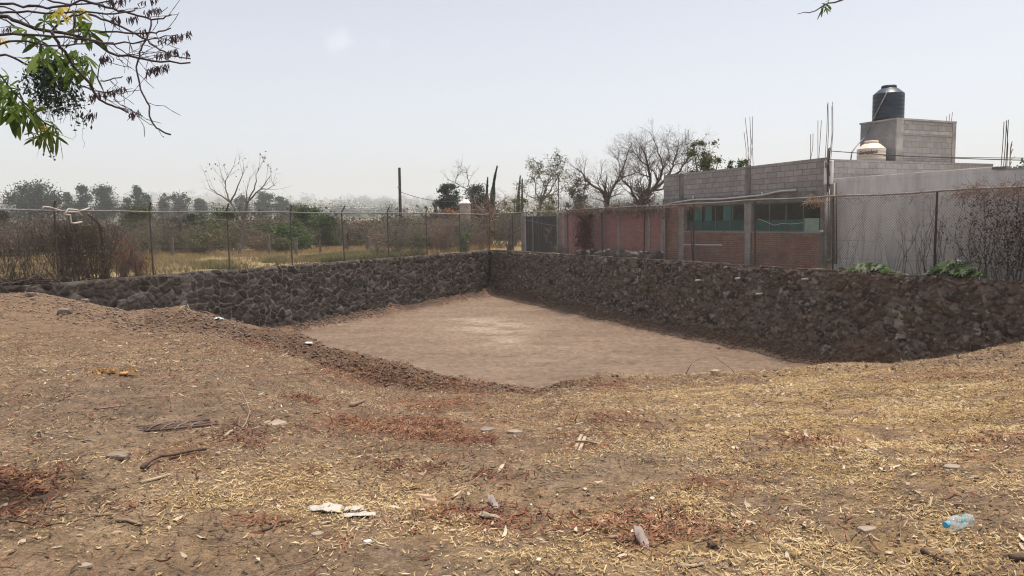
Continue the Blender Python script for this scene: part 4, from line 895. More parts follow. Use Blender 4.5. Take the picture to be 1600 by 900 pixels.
limb_tree('bare_tree', 'big bare tree with dense domed crown of twigs beside the block parapet', [
    (T_([(525, 520), (530, 490), (545, 470)]), .26, .2), (T_([(520, 495), (495, 440), (470, 390), (430, 350), (415, 330)]), .13, .03), (T_([(545, 470), (575, 400), (585, 330), (570, 260), (555, 190), (530, 140)]), .17, .03),
    (T_([(545, 470), (600, 400), (640, 340), (660, 270), (640, 200), (615, 130)]), .15, .03), (T_([(600, 400), (680, 330), (720, 260), (740, 190), (750, 120)]), .13, .03), (T_([(680, 330), (760, 290), (800, 230), (830, 170)]), .10, .025),
    (T_([(570, 260), (520, 220), (480, 170)]), .07, .02), (T_([(660, 270), (700, 210), (690, 150)]), .06, .02), (T_([(585, 330), (530, 310), (500, 270)]), .06, .02), (T_([(600, 420), (660, 395), (720, 350), (790, 330)]), .09, .02)],
    58, MT_barkd, 303, .9, .018, 3, 25, .6, .0, (MT_leafd, 2600, .08), 1.2, base_off=None)
limb_tree('bare_tree', 'bare dead limb forking above the dark green tree near the white-topped turret', [
    ([(738, 322), (735, 305), (732, 297), (720, 291), (711, 285), (703, 282)], .10, .02), ([(735, 297), (733, 283), (729, 270), (726, 259)], .07, .015), ([(711, 286), (713, 277), (716, 270)], .04, .012), ([(729, 272), (722, 268), (719, 262)], .035, .01)],
    84, MT_bark, 304, .9, .02, 2, 6, .5, .05, None, .5, base_off=None)
T_ = lambda L: [(x/3.75+600, y/3.75+230) for x, y in L]
limb_tree('seed_pod_tree', 'pale multi-stemmed tree with scattered yellow-green leaves behind the black gate', [
    (T_([(905, 380), (915, 330), (930, 300)]), .12, .09), (T_([(930, 300), (950, 240), (965, 190), (960, 140)]), .08, .015), (T_([(930, 300), (975, 260), (1005, 200), (1035, 150), (1062, 85)]), .07, .01), (T_([(915, 330), (890, 270), (885, 210), (870, 170)]), .07, .012),
    (T_([(930, 300), (985, 280), (1040, 240), (1085, 215)]), .06, .012), (T_([(905, 330), (860, 290), (830, 270)]), .05, .012), (T_([(950, 240), (920, 190), (905, 150)]), .05, .012), (T_([(965, 200), (1000, 170), (1010, 130)]), .04, .01)],
    58, MT_barkp, 305, .7, .014, 2, 9, .55, .08, (MT_leafo, 2600, .14), .8, cat='tree', base_off=None)
T_ = lambda L: [(x/6+680, y/6+250) for x, y in L]
limb_tree('dry_shrub_tree', 'reddish-brown tangled leafless shrub tree with stout trunk behind the pit corner', [
    (T_([(505, 750), (500, 690), (495, 600), (480, 540)]), .20, .15), (T_([(495, 600), (540, 520), (560, 440), (620, 390), (690, 340)]), .09, .02), (T_([(480, 540), (430, 480), (380, 420), (370, 350)]), .09, .02), (T_([(490, 550), (500, 460), (490, 400), (470, 370)]), .09, .02),
    (T_([(480, 560), (420, 560), (370, 540), (330, 520)]), .07, .02), (T_([(430, 520), (470, 490), (515, 465)]), .06, .03), (T_([(500, 600), (570, 560), (620, 600), (660, 680)]), .07, .015), (T_([(440, 490), (360, 470), (300, 450)]), .06, .015), (T_([(530, 530), (600, 480), (650, 440)]), .06, .015)],
    52, MT_twigr, 306, .5, .010, 3, 9, .75, -.02, (MT_leafd, 500, .07), .6, base_off=None)

# turret with white cap
tp = at(727, 72); w = 8.5*72/F; t = thing('tank_turret', 'round rendered turret with white domed cap among the trees left of the cypresses', 'turret', tp)
ztop = pt(727, 311, 72).z-tp.z; zc = pt(727, 318.5, 72).z-tp.z
MB().lathe([(w, 0), (w, zc)], (0, 0, 0), 24).build('wall', M('turret_render', [(.34, .28, .25), (.42, .36, .32)], 3, .9), t, smooth=True)
MB().lathe([(w*1.08, zc), (w*1.08, zc+.06), (w*.6, ztop-.06), (.02, ztop)], (0, 0, 0), 24).build('cap', MT_white, t, smooth=False)
# utility pole, wire, stub pole
pp_ = at(626, 58); t = thing('utility_pole', 'tall dark wooden pole standing in the scrub beyond the left fence', 'pole', pp_); ht = pt(626, 262, 58).z-pp_.z
MB().tube([(0, 0, -.3), (0, 0, ht*.5), (.02, 0, ht)], [.13, .12, .10], 10).build('pole_shaft', MT_post, t)
MB().tube([(0, 0, pt(626, 340, 58).z-pp_.z), (.9, 0, pt(640, 362, 58).z-pp_.z)], .07, 6).build('brace', MT_post, t)
MB().box(-.14, .14, -.16, -.1, ht*.74, ht*.76).build('bracket', MT_galv, t)
wire('pole_wire', 'thin sagging wire from the tall dark pole to the turret', sag(pt(626, 300, 58), pt(722, 313, 71), .35), .02)
pp2 = at(681, 64); sp_ = MB().tube([pp2, Vector((pp2.x, 64, pt(681, 320, 64).z))], .10, 8).build('stub_pole', MT_post, off=pp2); tag(sp_, 'short dark post showing above the rail left of the orange creeper', 'post')
# old concrete fence posts in the field
for (x, yt, yb, lab) in ((267, 371, 397, 'grey concrete field post left of the bare tree, alone'), (419, 366, 399, 'thin grey field post right of the bare tree'), (461, 371, 396, 'grey field post just left of the fourth fence post'), (499, 366, 398, 'grey field post midway between fourth and fifth fence posts'), (537, 365, 393, 'left grey field post of the close pair by the fifth fence post'), (542, 364, 392, 'right grey field post of the close pair by the fifth fence post'), (573, 369, 397, 'stout brown field post right of the fifth fence post')):
    Y = 44 if yb > 394 else 47; b = at(x, Y); hh = pt(x, yt, Y).z-b.z; rg = RG(int(x)); w = .075 if x != 573 else .1
    o = MB().prism([(-w, -.2), (w, -.2), (w*.85+rg.normal(0, .05), hh-.03), (w*.1, hh), (-w*.9+rg.normal(0, .05), hh-.04)], -w, w).build('field_post', MT_bark, off=(0, 0, 0), bevel=.01); o.location = b
    tag(o, lab, 'post', 'old field posts behind the left fence')

# bushes of thin stems
def bush_mesh(rng, n, h, R, r0, sub=4, lean=.5, out=None):
    out = [] if out is None else out
    for k in range(n):
        th = rng.uniform(0, 6.283); p = np.array([math.cos(th), math.sin(th), 0])*R*.3*rng.random(); d = np.array([math.cos(th)*lean*rng.random(), math.sin(th)*lean*rng.random(), 1.]); L = h*rng.uniform(.6, 1.1); r = r0*rng.uniform(.7, 1.3)
        for i in range(4):
            d = d+rng.normal(0, .16, 3); d /= np.linalg.norm(d); q = p+d*L/4; out.append((p, q, r*(1-i*.2), r*(.8-i*.2))); p = q
            for s in range(sub if i else 0):
                e = d+rng.normal(0, .6, 3); e /= np.linalg.norm(e); m = p+e*L*.2*rng.uniform(.4, 1); out.append((p, m, r*.5, r*.3)); e2 = e+rng.normal(0, .5, 3); out.append((m, m+e2/np.linalg.norm(e2)*L*.14, r*.3, r*.15))
    return out
protos = []
for i, (mt, lf, h, R, nl) in enumerate([(MT_twig, MT_grey, 1.9, 1.4, 900), (MT_twig, MT_leafo, 2.0, 1.5, 1500), (MT_twigr, MT_leafd, 1.6, 1.3, 900), (MT_twig, MT_grey, 2.3, 1.5, 1300), (MT_twig, MT_leafo, 1.7, 1.6, 1100)]):
    rng = RG(400+i); protos.append((seg_mesh('stems', bush_mesh(rng, 34, h, R, .013, 4, .9), mt, 3), crown_mesh(rng, make_lumps(rng, 12, R, .25, h, .8, (.25, .45)), nl, .13, lf, 'foliage')))
rng = RG(410)
blab = ['grey twiggy dry bush in the scrub belt behind the left field', 'olive leafy bush in the scrub belt behind the left field', 'reddish-brown dry bush in the scrub belt behind the left field', 'tall grey-brown bush in the scrub belt behind the left field', 'low spreading olive bush in the scrub belt behind the left field']
cnt = 0
for k in range(700):
    x = rng.uniform(-160, 800); Y = 46.5+27*rng.random()**1.3
    if x > 690 and Y > 62: continue
    if any(abs(x-q[0]) < q[2]+12 and Y < q[3]+1 for q in mid_trees) and rng.random() < .6: continue
    if 430 < x < 600 and Y < 54: continue
    b = at(x, Y)
    if max(*[float(q) for q in dists(b.x, b.y)]) < 2.4: continue
    i = int(rng.choice(5, p=[.15, .3, .15, .15, .25])); s = rng.uniform(.85, 1.5)
    t = thing('scrub_bush', blab[i], 'bush', b, 'dry bushes of the scrub belt'); t.rotation_euler = (0, 0, rng.uniform(0, 6.28)); t.scale = (s*1.1, s*1.1, s*rng.uniform(.7, .98))
    obj('stems', protos[i][0], t); obj('foliage', protos[i][1], t); cnt += 1
    if cnt >= 185: break
MT_farleaf = leafmat('far_leaf', [(.035, .045, .034), (.055, .066, .05), (.08, .088, .066)])
# far scrub and woods that read as one mass
def far_mass(name, label, D0, D1, n, size, hh, seed, mat, xr=(-900, 2500), cat='woods'):
    rng = RG(seed); th = np.arctan((rng.uniform(xr[0], xr[1], n)-800)/F); D = np.exp(rng.uniform(math.log(D0), math.log(D1), n)); X = D*np.tan(th); Y = D; dens = fbm(X*(.016 if D0 < 100 else .006), Y*(.016 if D0 < 100 else .006), seed, 3); m = dens > .46
    X, Y, dens = X[m], Y[m], dens[m]; Zg = field_h(X, Y); Vs, Ts = [], []
    lh = hh*(.5+1.3*rng.random(len(X))**2.2); k = 64 if D0 < 100 else 120
    tnt = np.clip(.45+rng.normal(0, .22, len(X)), 0, 1)
    d = rng.normal(size=(len(X), k, 3)); d /= np.linalg.norm(d, axis=2, keepdims=True); rr = rng.uniform(.4, 1, (len(X), k, 1))
    P = np.stack([X, Y, Zg+lh*.55], 1)[:, None]+d*rr*np.stack([lh*.62, lh*.62, lh*.52], 1)[:, None]
    V, Fc = quads_leaf(rng, P.reshape(-1, 3), size, size*.7); me = mesh_np(name, V, Fc, mat, np.repeat(np.clip(np.repeat(tnt, k)+rng.normal(0, .1, len(X)*k), 0, 1), 4)); kind(obj(name, me), 'stuff', label, cat)
far_mass('scrubland', 'grey-olive scrub spreading behind the field towards the plain', 74, 330, 5200, .45, 2.4, 431, MT_grey, cat='scrub')
far_mass('far_woods', 'hazy belts of far trees below the horizon', 560, 1500, 5200, 1.1, 8.5, 432, MT_farleaf)
far_mass('hill_woods', 'hazy woods and specks on the far ridge', 1500, 2700, 2600, 2.2, 12, 433, MT_farleaf)

# grass behind the left wall
def grass(name, label, n, xr, Yr, h, mat, seed, amp=.45):
    rng = RG(seed); a = rng.uniform(*xr, n); o = rng.uniform(*Yr, n); base = np.array(tuple(LF.o)); P = base+a[:, None]*np.array(tuple(LF.x))+o[:, None]*np.array(tuple(LF.y)); P[:, 2] = field_h(P[:, 0], P[:, 1])
    m = fbm(P[:, 0]*.5, P[:, 1]*.5, seed, 3) > amp; P = P[m]; n = len(P)
    d = rng.normal(0, .35, (n, 3)); d[:, 2] = 1; d *= (h*rng.uniform(.4, 1.2, n))[:, None]; s = rng.normal(size=(n, 3)); s[:, 2] = 0; s /= np.linalg.norm(s, axis=1, keepdims=True); s *= .012
    bend = rng.normal(0, .3, (n, 3))*h; bend[:, 2] = -.1*h
    V = np.stack([P-s, P+s, P+d*.6+s*.7, P+d*.6-s*.7, P+d+bend+s*.1, P+d+bend-s*.1], 1).reshape(-1, 3); i = (np.arange(n)*6)[:, None]
    Fc = np.concatenate([i+np.array([[0, 1, 2, 3]]), i+np.array([[3, 2, 4, 5]])]); kind(obj(name, mesh_np(name, V, Fc, mat, np.repeat(rng.random(n), 6))), 'stuff', label, 'grass')
MT_grass = leafmat('dry_grass', [(.20, .142, .072), (.29, .21, .112), (.25, .21, .10)]); MT_grassg = leafmat('green_grass', [(.13, .125, .05), (.20, .185, .078), (.25, .21, .10)])
grass('dry_grass', 'straw-coloured dry grass of the field behind the left fence', 52000, (-34, 1), (.5, 24), .28, MT_grass, 441, .40)
grass('green_grass', 'yellow-green grass strip along the foot of the left fence', 16000, (-20, -6), (.5, 4.5), .34, MT_grassg, 442, .42)
grass('orange_grass', 'orange-brown dry grass behind the pit corner', 5000, (-7, 6), (.6, 12), .35, leafmat('orange_grass_blade', [(.30, .17, .075), (.38, .235, .11), (.42, .29, .14)]), 443, .2)

# bushes growing right behind the left fence
def fence_bush(name, label, frame, x, ytop, hw, o, seed, nst, stem, leaf, nl, ls, cat='bush', lean=.6, h0=.1, ybase=None):
    rng = RG(seed); a, _ = frame.px(x, 380, o); top = frame.px(x, ytop, o)[1]; b = frame.w(a, o, 0); b.z = gz(b.x, b.y)-.02; h = top-b.z; R = hw*b.y/F
    t = thing(name, label, cat, b); obj('stems', seg_mesh('stems', bush_mesh(rng, nst, h*.95, R, .011, 3, lean), stem, 3), t)
    if nl: obj('foliage', crown_mesh(rng, make_lumps(rng, 10, R, h*h0, h, .8, (.28, .45)), nl, ls, leaf, 'foliage'), t)
    return t
fence_bush('rust_bush', 'heap of rust-orange dry stems and leaves behind the left fence beside the vine trunk', LF, 190, 372, 24, .9, 501, 60, MT_twigr, MT_leafr, 900, .07)
fence_bush('rust_bush', 'second rust-orange dry tangle lower behind the fence near the second post', LF, 215, 395, 22, 1.2, 502, 50, MT_twigr, MT_leafr, 700, .07)
fence_bush('green_shrub', 'tall light green shrub behind the fence right of the tall dark pole', LF, 652, 345, 17, 1.0, 503, 26, MT_twig, MT_leafbr, 650, .10, lean=.4)
fence_bush('twig_shrub', 'grey leafless upright shrub at the foot of the tall dark pole', LF, 620, 330, 15, 1.4, 504, 46, MT_bark, MT_grey, 120, .08, lean=.35)
fence_bush('rust_bush', 'wide rust-brown dry bush behind the fence left of the low green bush', LF, 692, 341, 24, 1.6, 505, 70, MT_twigr, MT_leafd, 900, .08)
fence_bush('green_shrub', 'low vivid green bush at the wall top left of the pit corner', LF, 723, 362, 15, .8, 506, 20, MT_twig, MT_leafbr, 900, .12, lean=.8)
fence_bush('twig_shrub', 'small twiggy olive shrub on the wall top right of the grass strip', LF, 590, 372, 12, 1.2, 507, 30, MT_twig, MT_leafo, 250, .07)
fence_bush('twig_shrub', 'thin reddish twigs behind the fence just left of the pit corner', LF, 752, 352, 12, 1.2, 508, 40, MT_twigr, MT_leafd, 250, .07)
fence_bush('twig_shrub', 'brown tangled shrub pressing on the fence left of the black gate', RF, 797, 333, 17, .75, 509, 70, MT_twig, MT_leafo, 1100, .08, lean=.4)
fence_bush('twig_shrub', 'dry straw-coloured tuft at the right foot of the black gate', RF, 873, 383, 6, .6, 510, 40, MT_barkp, MT_leafd, 60, .05, lean=1.2)
# vines on the left fence
def vines(name, label, frame, xs, nst, y0, y1, o, seed, mat, r, leaf=None, nl=0, ls=.05, ldist=(0, 1), cat='vine', wig=.10, side=6):
    rng = RG(seed); out = []; L = []; aa = sorted((frame.px(xs[0], 380, o)[0], frame.px(xs[1], 380, o)[0])); tf = ltop if frame is LF else rtop
    root = frame.w((aa[0]+aa[1])/2, o, float(tf((aa[0]+aa[1])/2)))
    for k in range(nst):
        a = rng.uniform(*aa); z = float(tf(a))-.02; h = 2.3*rng.uniform(y0, y1); p = np.array([a, o+rng.normal(0, .05), z]); d = np.array([rng.normal(0, .25), 0, 1.]); n = 9; rr = r*rng.uniform(.5, 1.3)
        for i in range(n):
            d = d+np.array([rng.normal(0, wig*2.2), rng.normal(0, wig*.5), .12]); d[1] *= .6; d /= np.linalg.norm(d); q = p+d*h/n
            q[1] = min(max(q[1], o-.14), o+.2); out.append((p, q, rr*(1-.07*i), rr*(.93-.07*i))); p = q; L.append((q, (i+1)/n))
            for s in range(rng.integers(0, 3)):
                e = d*.5+rng.normal(0, .7, 3)*np.array([1, .4, 1]); e /= np.linalg.norm(e); m = p+e*rng.uniform(.08, .3); out.append((p, m, rr*.5, rr*.25)); L.append((m, (i+1)/n))
                e = e+rng.normal(0, .6, 3)*np.array([1, .4, 1]); out.append((m, m+e*rng.uniform(.08, .2), rr*.25, rr*.15))
    W3 = np.array([tuple(frame.x), tuple(frame.y), (0, 0, 1)])
    conv = lambda q: np.asarray(q) @ W3+np.array(tuple(frame.o))
    out = [(conv(p), conv(q), a, b) for p, q, a, b in out]
    t = thing(name, label, cat, root); obj('stems', seg_mesh('stems', out, mat, 3, root), t)
    if leaf:
        c = [q for q, f in L if ldist[0] <= f <= ldist[1]]; P = conv(np.array(c)[rng.integers(0, len(c), nl)]+rng.normal(0, .07, (nl, 3))*np.array([1, .5, 1]))-np.array(tuple(root)); V, Fc = quads_leaf(rng, P, ls, ls*.6)
        obj('dry_leaves', mesh_np('dry_leaves', V, Fc, leaf, np.repeat(rng.random(nl), 4)), t)
    return t
MT_vine = M('vine_stem', [(.075, .05, .042), (.14, .10, .08)], 5, .95)
vines('dry_vine', 'dense curtain of dry brown vine stems on the left fence at the left edge', LF, (-140, 95), 135, .55, 1.0, .3, 521, MT_vine, .012, MT_leafd, 1500, .06, (.4, 1))
vines('dry_vine', 'thick tangled dry vine between the first post and the rust-orange heap, below the bent pipe', LF, (92, 165), 150, .6, 1.02, .3, 522, MT_vine, .013, MT_leafd, 2600, .06, (.2, 1))
vines('dry_vine', 'sparse thin vine stems on the fence left of the second post', LF, (165, 245), 26, .3, .8, .3, 523, MT_vine, .009, MT_leafd, 150, .05)
vt = MB(); vt.tube([LF.w(LF.px(x, 380, .3)[0], .3+.03*math.sin(i*2), LF.px(x, y, .3)[1]) for i, (x, y) in enumerate([(166, 436), (162, 415), (159, 395), (160, 375), (160, 360), (156, 350), (148, 342), (140, 334)])], [.09, .07, .055, .06, .05, .045, .04, .03], 7)
tag(vt.build('vine_trunk', MT_vine, off=LF.w(LF.px(166, 380, .3)[0], .3, float(ltop(LF.px(166, 380, .3)[0])))), 'thick dark vine trunk climbing the fence and bending left onto the rail', 'vine trunk')
bp = MB()
for L in ([(66, 328), (68, 323), (78, 324), (88, 327), (97, 330)], [(100, 335), (104, 331), (106, 327), (121, 328), (124, 332)], [(100, 335), (110, 336), (110, 341), (111, 348), (116, 349), (128, 347)], [(104, 331), (122, 331), (128, 337)], [(122, 330), (132, 328), (139, 325)]):
    bp.tube([LF.w(LF.px(x, y, .1)[0], .1, LF.px(x, y, .1)[1]) for x, y in L], .031, 7)
b0 = LF.w(LF.px(110, 336, .1)[0], .1, LF.px(110, 350, .1)[1]); tag(bp.build('bent_pipe', M('bent_pipe_metal', [(.40, .35, .31), (.52, .46, .41)], 6, .6, metal=.2), off=b0, smooth=True), 'pale bent metal pipe twisted over the top rail of the left fence', 'pipe')
a_, _ = LF.px(45, 440, .2); b = LF.w(a_, .15, float(ltop(a_))); rng = RG(530); o = obj('brush_pile', seg_mesh('brush_pile', [(lambda p: (p, p+rng.normal(0, 1, 3)*np.array([.3, .1, .12])+np.array([0, 0, .05]), .016, .006))(np.array([rng.normal(0, .7), rng.normal(0, .1), abs(rng.normal(0, .1))])) for k in range(260)], MT_barkd, 4), mw=LF.mw(a_, .15, float(ltop(a_)))); tag(o, 'dark pile of brushwood lying on top of the left wall under the vines', 'brushwood')
# vines on the right fence
MT_deadl = leafmat('dead_leaf_brown', [(.06, .04, .03), (.12, .08, .055), (.21, .15, .10)], .15)
vines('dry_vine', 'few long bare vine stems on the fence around the post by the plaster building', RF, (1395, 1500), 34, .5, 1.0, .2, 541, MT_barkd, .008, None, 0)
vines('dry_vine', 'dark dense vine with dead leaves on the fence at the right edge', RF, (1520, 1680), 70, .6, 1.04, .2, 542, MT_barkd, .010, leafmat('dead_leaf', [(.035, .022, .018), (.07, .042, .03), (.13, .08, .05)], .15), 3800, .06, (.2, 1))
vines('dry_vine', 'thin scattered vine twigs on the fence left of the papaya plants', RF, (1300, 1400), 16, .4, 1.0, .2, 543, MT_barkd, .006, None, 0)
def rail_frizz(name, label, frame, x0, x1, y0f, spread, n, seed, mat, leaf, nl, ls, sr=.006):
    rng = RG(seed); out = []; L = []
    for k in range(n):
        x = rng.uniform(x0, x1); a, z = frame.px(x, y0f(x), .15); p = np.array(tuple(frame.w(a, .15+rng.normal(0, .05), z))); d = rng.normal(0, 1, 3)*np.array([1, .5, .5]); d /= np.linalg.norm(d)
        for i in range(4):
            d = d+rng.normal(0, .6, 3)-np.array([0, 0, .08]); d /= np.linalg.norm(d); q = p+d*spread*rng.uniform(.5, 1); out.append((p, q, sr, sr*.6)); p = q; L.append(q)
    b = out[0][0]; t = thing(name, label, 'vine', Vector(b)); obj('stems', seg_mesh('stems', out, mat, 3, b), t); P = np.array(L)[rng.integers(0, len(L), nl)]+rng.normal(0, .04, (nl, 3))-b; V, Fc = quads_leaf(rng, P, ls, ls*.5); obj('dry_leaves', mesh_np('dry_leaves', V, Fc, leaf, np.repeat(rng.random(nl), 4)), t)
ry = lambda x: 327-.033*(x-870)
rail_frizz('rail_vine', 'thin brown vine frizz lying along the rail over the plaster building', RF, 1300, 1520, lambda x: ry(x)-2, .10, 70, 551, MT_twigr, MT_leafr, 260, .035)
rail_frizz('rail_vine', 'bushy brown vine crest on the rail at the right edge', RF, 1500, 1640, lambda x: ry(x)-5, .16, 190, 552, MT_twigr, MT_leafd, 1300, .045)
rail_frizz('rail_vine', 'straw-coloured nest-like tuft of vine on the rail at the house corner', RF, 1262, 1290, lambda x: ry(x)+1, .10, 110, 553, M('straw_stem', [(.30, .21, .14), (.42, .30, .2)], 5), MT_leafd, 200, .03)
rail_frizz('rail_vine', 'brown vine mat hanging from the rail along the top of the pinkish wall', RF, 885, 1045, lambda x: ry(x)+6, .19, 520, 554, MT_vine, MT_deadl, 1500, .06, .009)
rail_frizz('rail_vine', 'brown vine hanging down the fence in a dark column against the pinkish wall', RF, 904, 925, lambda x: 331+RG(int(x*1000)).uniform(0, 56), .15, 420, 555, MT_vine, MT_deadl, 1800, .07, .012)
rail_frizz('rail_vine', 'dry vine fringe along the rail over the left window of the brick house', RF, 1040, 1100, lambda x: ry(x)+3, .11, 110, 556, MT_twigr, MT_leafd, 160, .04)
# papaya-like plants on the wall
def lobed_plant(label, x0, x1, ytop, seed, nleaf):
    rng = RG(seed); o = .12; a0, a1 = RF.px(x0, 415, o)[0], RF.px(x1, 415, o)[0]; am = (a0+a1)/2; base = RF.w(am, o, float(rtop(am))); Hh = RF.px((x0+x1)/2, ytop, o)[1]-base.z
    t = thing('lobed_plant', label, 'plant', mw=RF.mw(am, o, float(rtop(am))), group='green lobed plants on the right wall'); lv = MB(); st = []
    for k in range(nleaf):
        a = rng.normal(0, (a1-a0)*.24); h = Hh*rng.uniform(.25, .95)*max(.25, 1-abs(a)/((a1-a0)*.62)); c = np.array([a, rng.normal(-.02, .12), max(h, .05)]); st.append((np.array([a*.4, 0, 0]), c, .008, .006))
        nrm = np.array([rng.normal(0, .5), -.6+rng.normal(0, .4), .8]); nrm /= np.linalg.norm(nrm); u = np.cross(nrm, [0, 0, 1.]); u /= np.linalg.norm(u); v = np.cross(nrm, u); s = rng.uniform(.10, .19); m = 14; V = []
        for i in range(m):
            th = 6.283*i/m; rr_ = s*(1. if i % 2 == 0 else .42)*(.8+.4*rng.random()); V.append(c+u*math.cos(th)*rr_+v*math.sin(th)*rr_-nrm*rr_*rr_*1.2)
        V.append(c); lv.add(V, [(i, (i+1) % m, m, m) for i in range(m)], float(np.clip(rng.normal(.5, .3), 0, 1)))
    obj('stems', seg_mesh('stems', st, MT_leafo, 4), t); V, Fc, T = lv.data(); obj('foliage', mesh_np('foliage', V, Fc, leafmat('lobed_leaf', [(.06, .11, .03), (.16, .24, .08), (.55, .56, .40)], .3), T), t)
lobed_plant('low green lobed-leaf plant on the right wall, the flatter one under the plaster building', 1322, 1400, 408, 561, 60)
lobed_plant('taller green lobed-leaf plant on the right wall beside the fence post', 1448, 1540, 404, 562, 75)
# ------------------------------------------------------------------ overhanging tree, upper left
MT_limb = M('limb_bark', [(.045, .032, .036), (.095, .068, .07)], 12, .9, .5, 60)
MT_palm = leafmat('palmate_leaf', [(.05, .08, .016), (.11, .17, .035), (.22, .29, .06), (.55, .42, .07)], .5)
MT_pod = leafmat('dry_pod', [(.03, .022, .024), (.055, .036, .036), (.11, .06, .054)], .1)
MT_creep = leafmat('creeper_leaf', [(.018, .03, .02), (.035, .052, .034), (.07, .095, .06)], .3)
ov = thing('overhanging_tree', 'tree reaching into the upper left corner, dry leaflets and hand-shaped green leaves', 'tree', (-4.9, 4.8, 0))
ovo = np.array([-4.9, 4.8, 0])
B_ = [([(0, 75), (100, 125), (250, 170), (400, 190), (520, 235), (620, 295), (760, 325), (900, 345), (1070, 352)], 9, 3.5), ([(0, 285), (100, 340), (200, 385), (330, 435), (450, 480), (500, 495)], 6, 3), ([(290, 180), (340, 260), (400, 350), (480, 440), (530, 520), (580, 575), (650, 605), (720, 632)], 6, 4),
      ([(470, 0), (600, 40), (700, 65), (780, 85), (850, 110), (920, 100), (965, 82)], 6, 3), ([(500, 80), (600, 115), (700, 160), (800, 210), (840, 240), (900, 280), (1000, 325), (1070, 330)], 5, 2.5), ([(0, 195), (100, 190), (300, 200), (500, 225), (600, 245), (750, 235), (900, 215), (1000, 195)], 6, 1.6),
      ([(850, 115), (840, 180), (815, 240), (785, 300), (775, 340), (770, 440), (800, 530), (835, 590), (850, 690), (890, 730), (960, 757)], 4, 4), ([(560, 180), (700, 185), (820, 190), (900, 180), (960, 158)], 4, 3), ([(0, 65), (150, 60), (300, 75), (480, 70), (650, 75), (740, 65), (775, 45)], 5, 3), ([(565, 455), (640, 445), (690, 430)], 3, 2.5),
      ([(0, 230), (150, 235), (330, 260), (480, 240), (640, 240)], 5, 2), ([(290, 180), (330, 130), (380, 100), (480, 70)], 5, 3), ([(120, 200), (95, 160), (60, 125), (0, 100)], 5, 3), ([(0, 10), (120, 30), (260, 45), (400, 30), (470, 0)], 5, 4), ([(230, -20), (300, 10), (400, 25), (560, 20), (700, -10)], 5, 3), ([(0, 25), (90, 60), (160, 130), (200, 170)], 4, 2.5), ([(410, 60), (420, 130), (425, 235)], 4, 2),
      ([(640, 250), (700, 290), (770, 320), (830, 300)], 3, 1.5), ([(550, 440), (560, 360), (600, 290), (590, 240)], 2.2, 1), ([(450, 480), (560, 520), (640, 520), (690, 490)], 3, 1.5), ([(500, 495), (600, 560), (700, 570), (760, 500)], 1.6, .8), ([(640, 560), (680, 590), (720, 610)], 2, 1), ([(720, 200), (730, 250), (760, 300)], 2, 1), ([(600, 250), (680, 330), (700, 410)], 1.6, .8)]
rng = RG(601); out = []; tw = []
for bi, (L, r0, r1) in enumerate(B_):
    Y0 = 4.5+.5*math.sin(bi*2.3); n = len(L); P = []
    if L[0][0] <= 0: P.append(np.array([-4.9, 4.8, 2.2+rng.uniform(0, .9)]))
    for i, (x, y) in enumerate(L): P.append(np.array(tuple(pt(x/3.6, y/3.6, Y0+.06*i*math.sin(bi)))))
    P = np.array(P); m = len(P); tt = np.linspace(0, m-1, (m-1)*3+1); Q = np.stack([np.interp(tt, np.arange(m), P[:, k]) for k in range(3)], 1)
    Q[1:-1] = .25*Q[:-2]+.5*Q[1:-1]+.25*Q[2:]; Q[1:-1] += rng.normal(0, .004, Q[1:-1].shape)
    R = np.interp(tt, [0, m-1], [r0*1.05, r1])*.00135
    MB().tube(Q, R, 7).build('branch', MT_limb, ov, ovo, smooth=True)
    for k in range(3):
        i = int(rng.integers(2, len(Q)-1)); d = Q[i+1 if i+1 < len(Q) else i]-Q[i-1]; d /= np.linalg.norm(d); p = Q[i]; d = d+rng.normal(0, .5, 3)
        for s in range(4):
            d = d/np.linalg.norm(d)+rng.normal(0, .3, 3)*np.array([1, .6, 1]); q = p+d*.05; tw.append((p, q, .0022, .0014)); p = q
trk = [(np.array([-5.0, 4.9, -.2]), np.array([-4.95, 4.85, 1.2]), .17, .14), (np.array([-4.95, 4.85, 1.15]), np.array([-4.85, 4.8, 2.4]), .14, .11), (np.array([-4.85, 4.8, 2.35]), np.array([-4.6, 4.7, 3.4]), .11, .07)]
obj('trunk', seg_mesh('trunk', trk, MT_limb, 10, ovo), ov); obj('sprays', seg_mesh('sprays', tw, MT_limb, 4, ovo), ov)
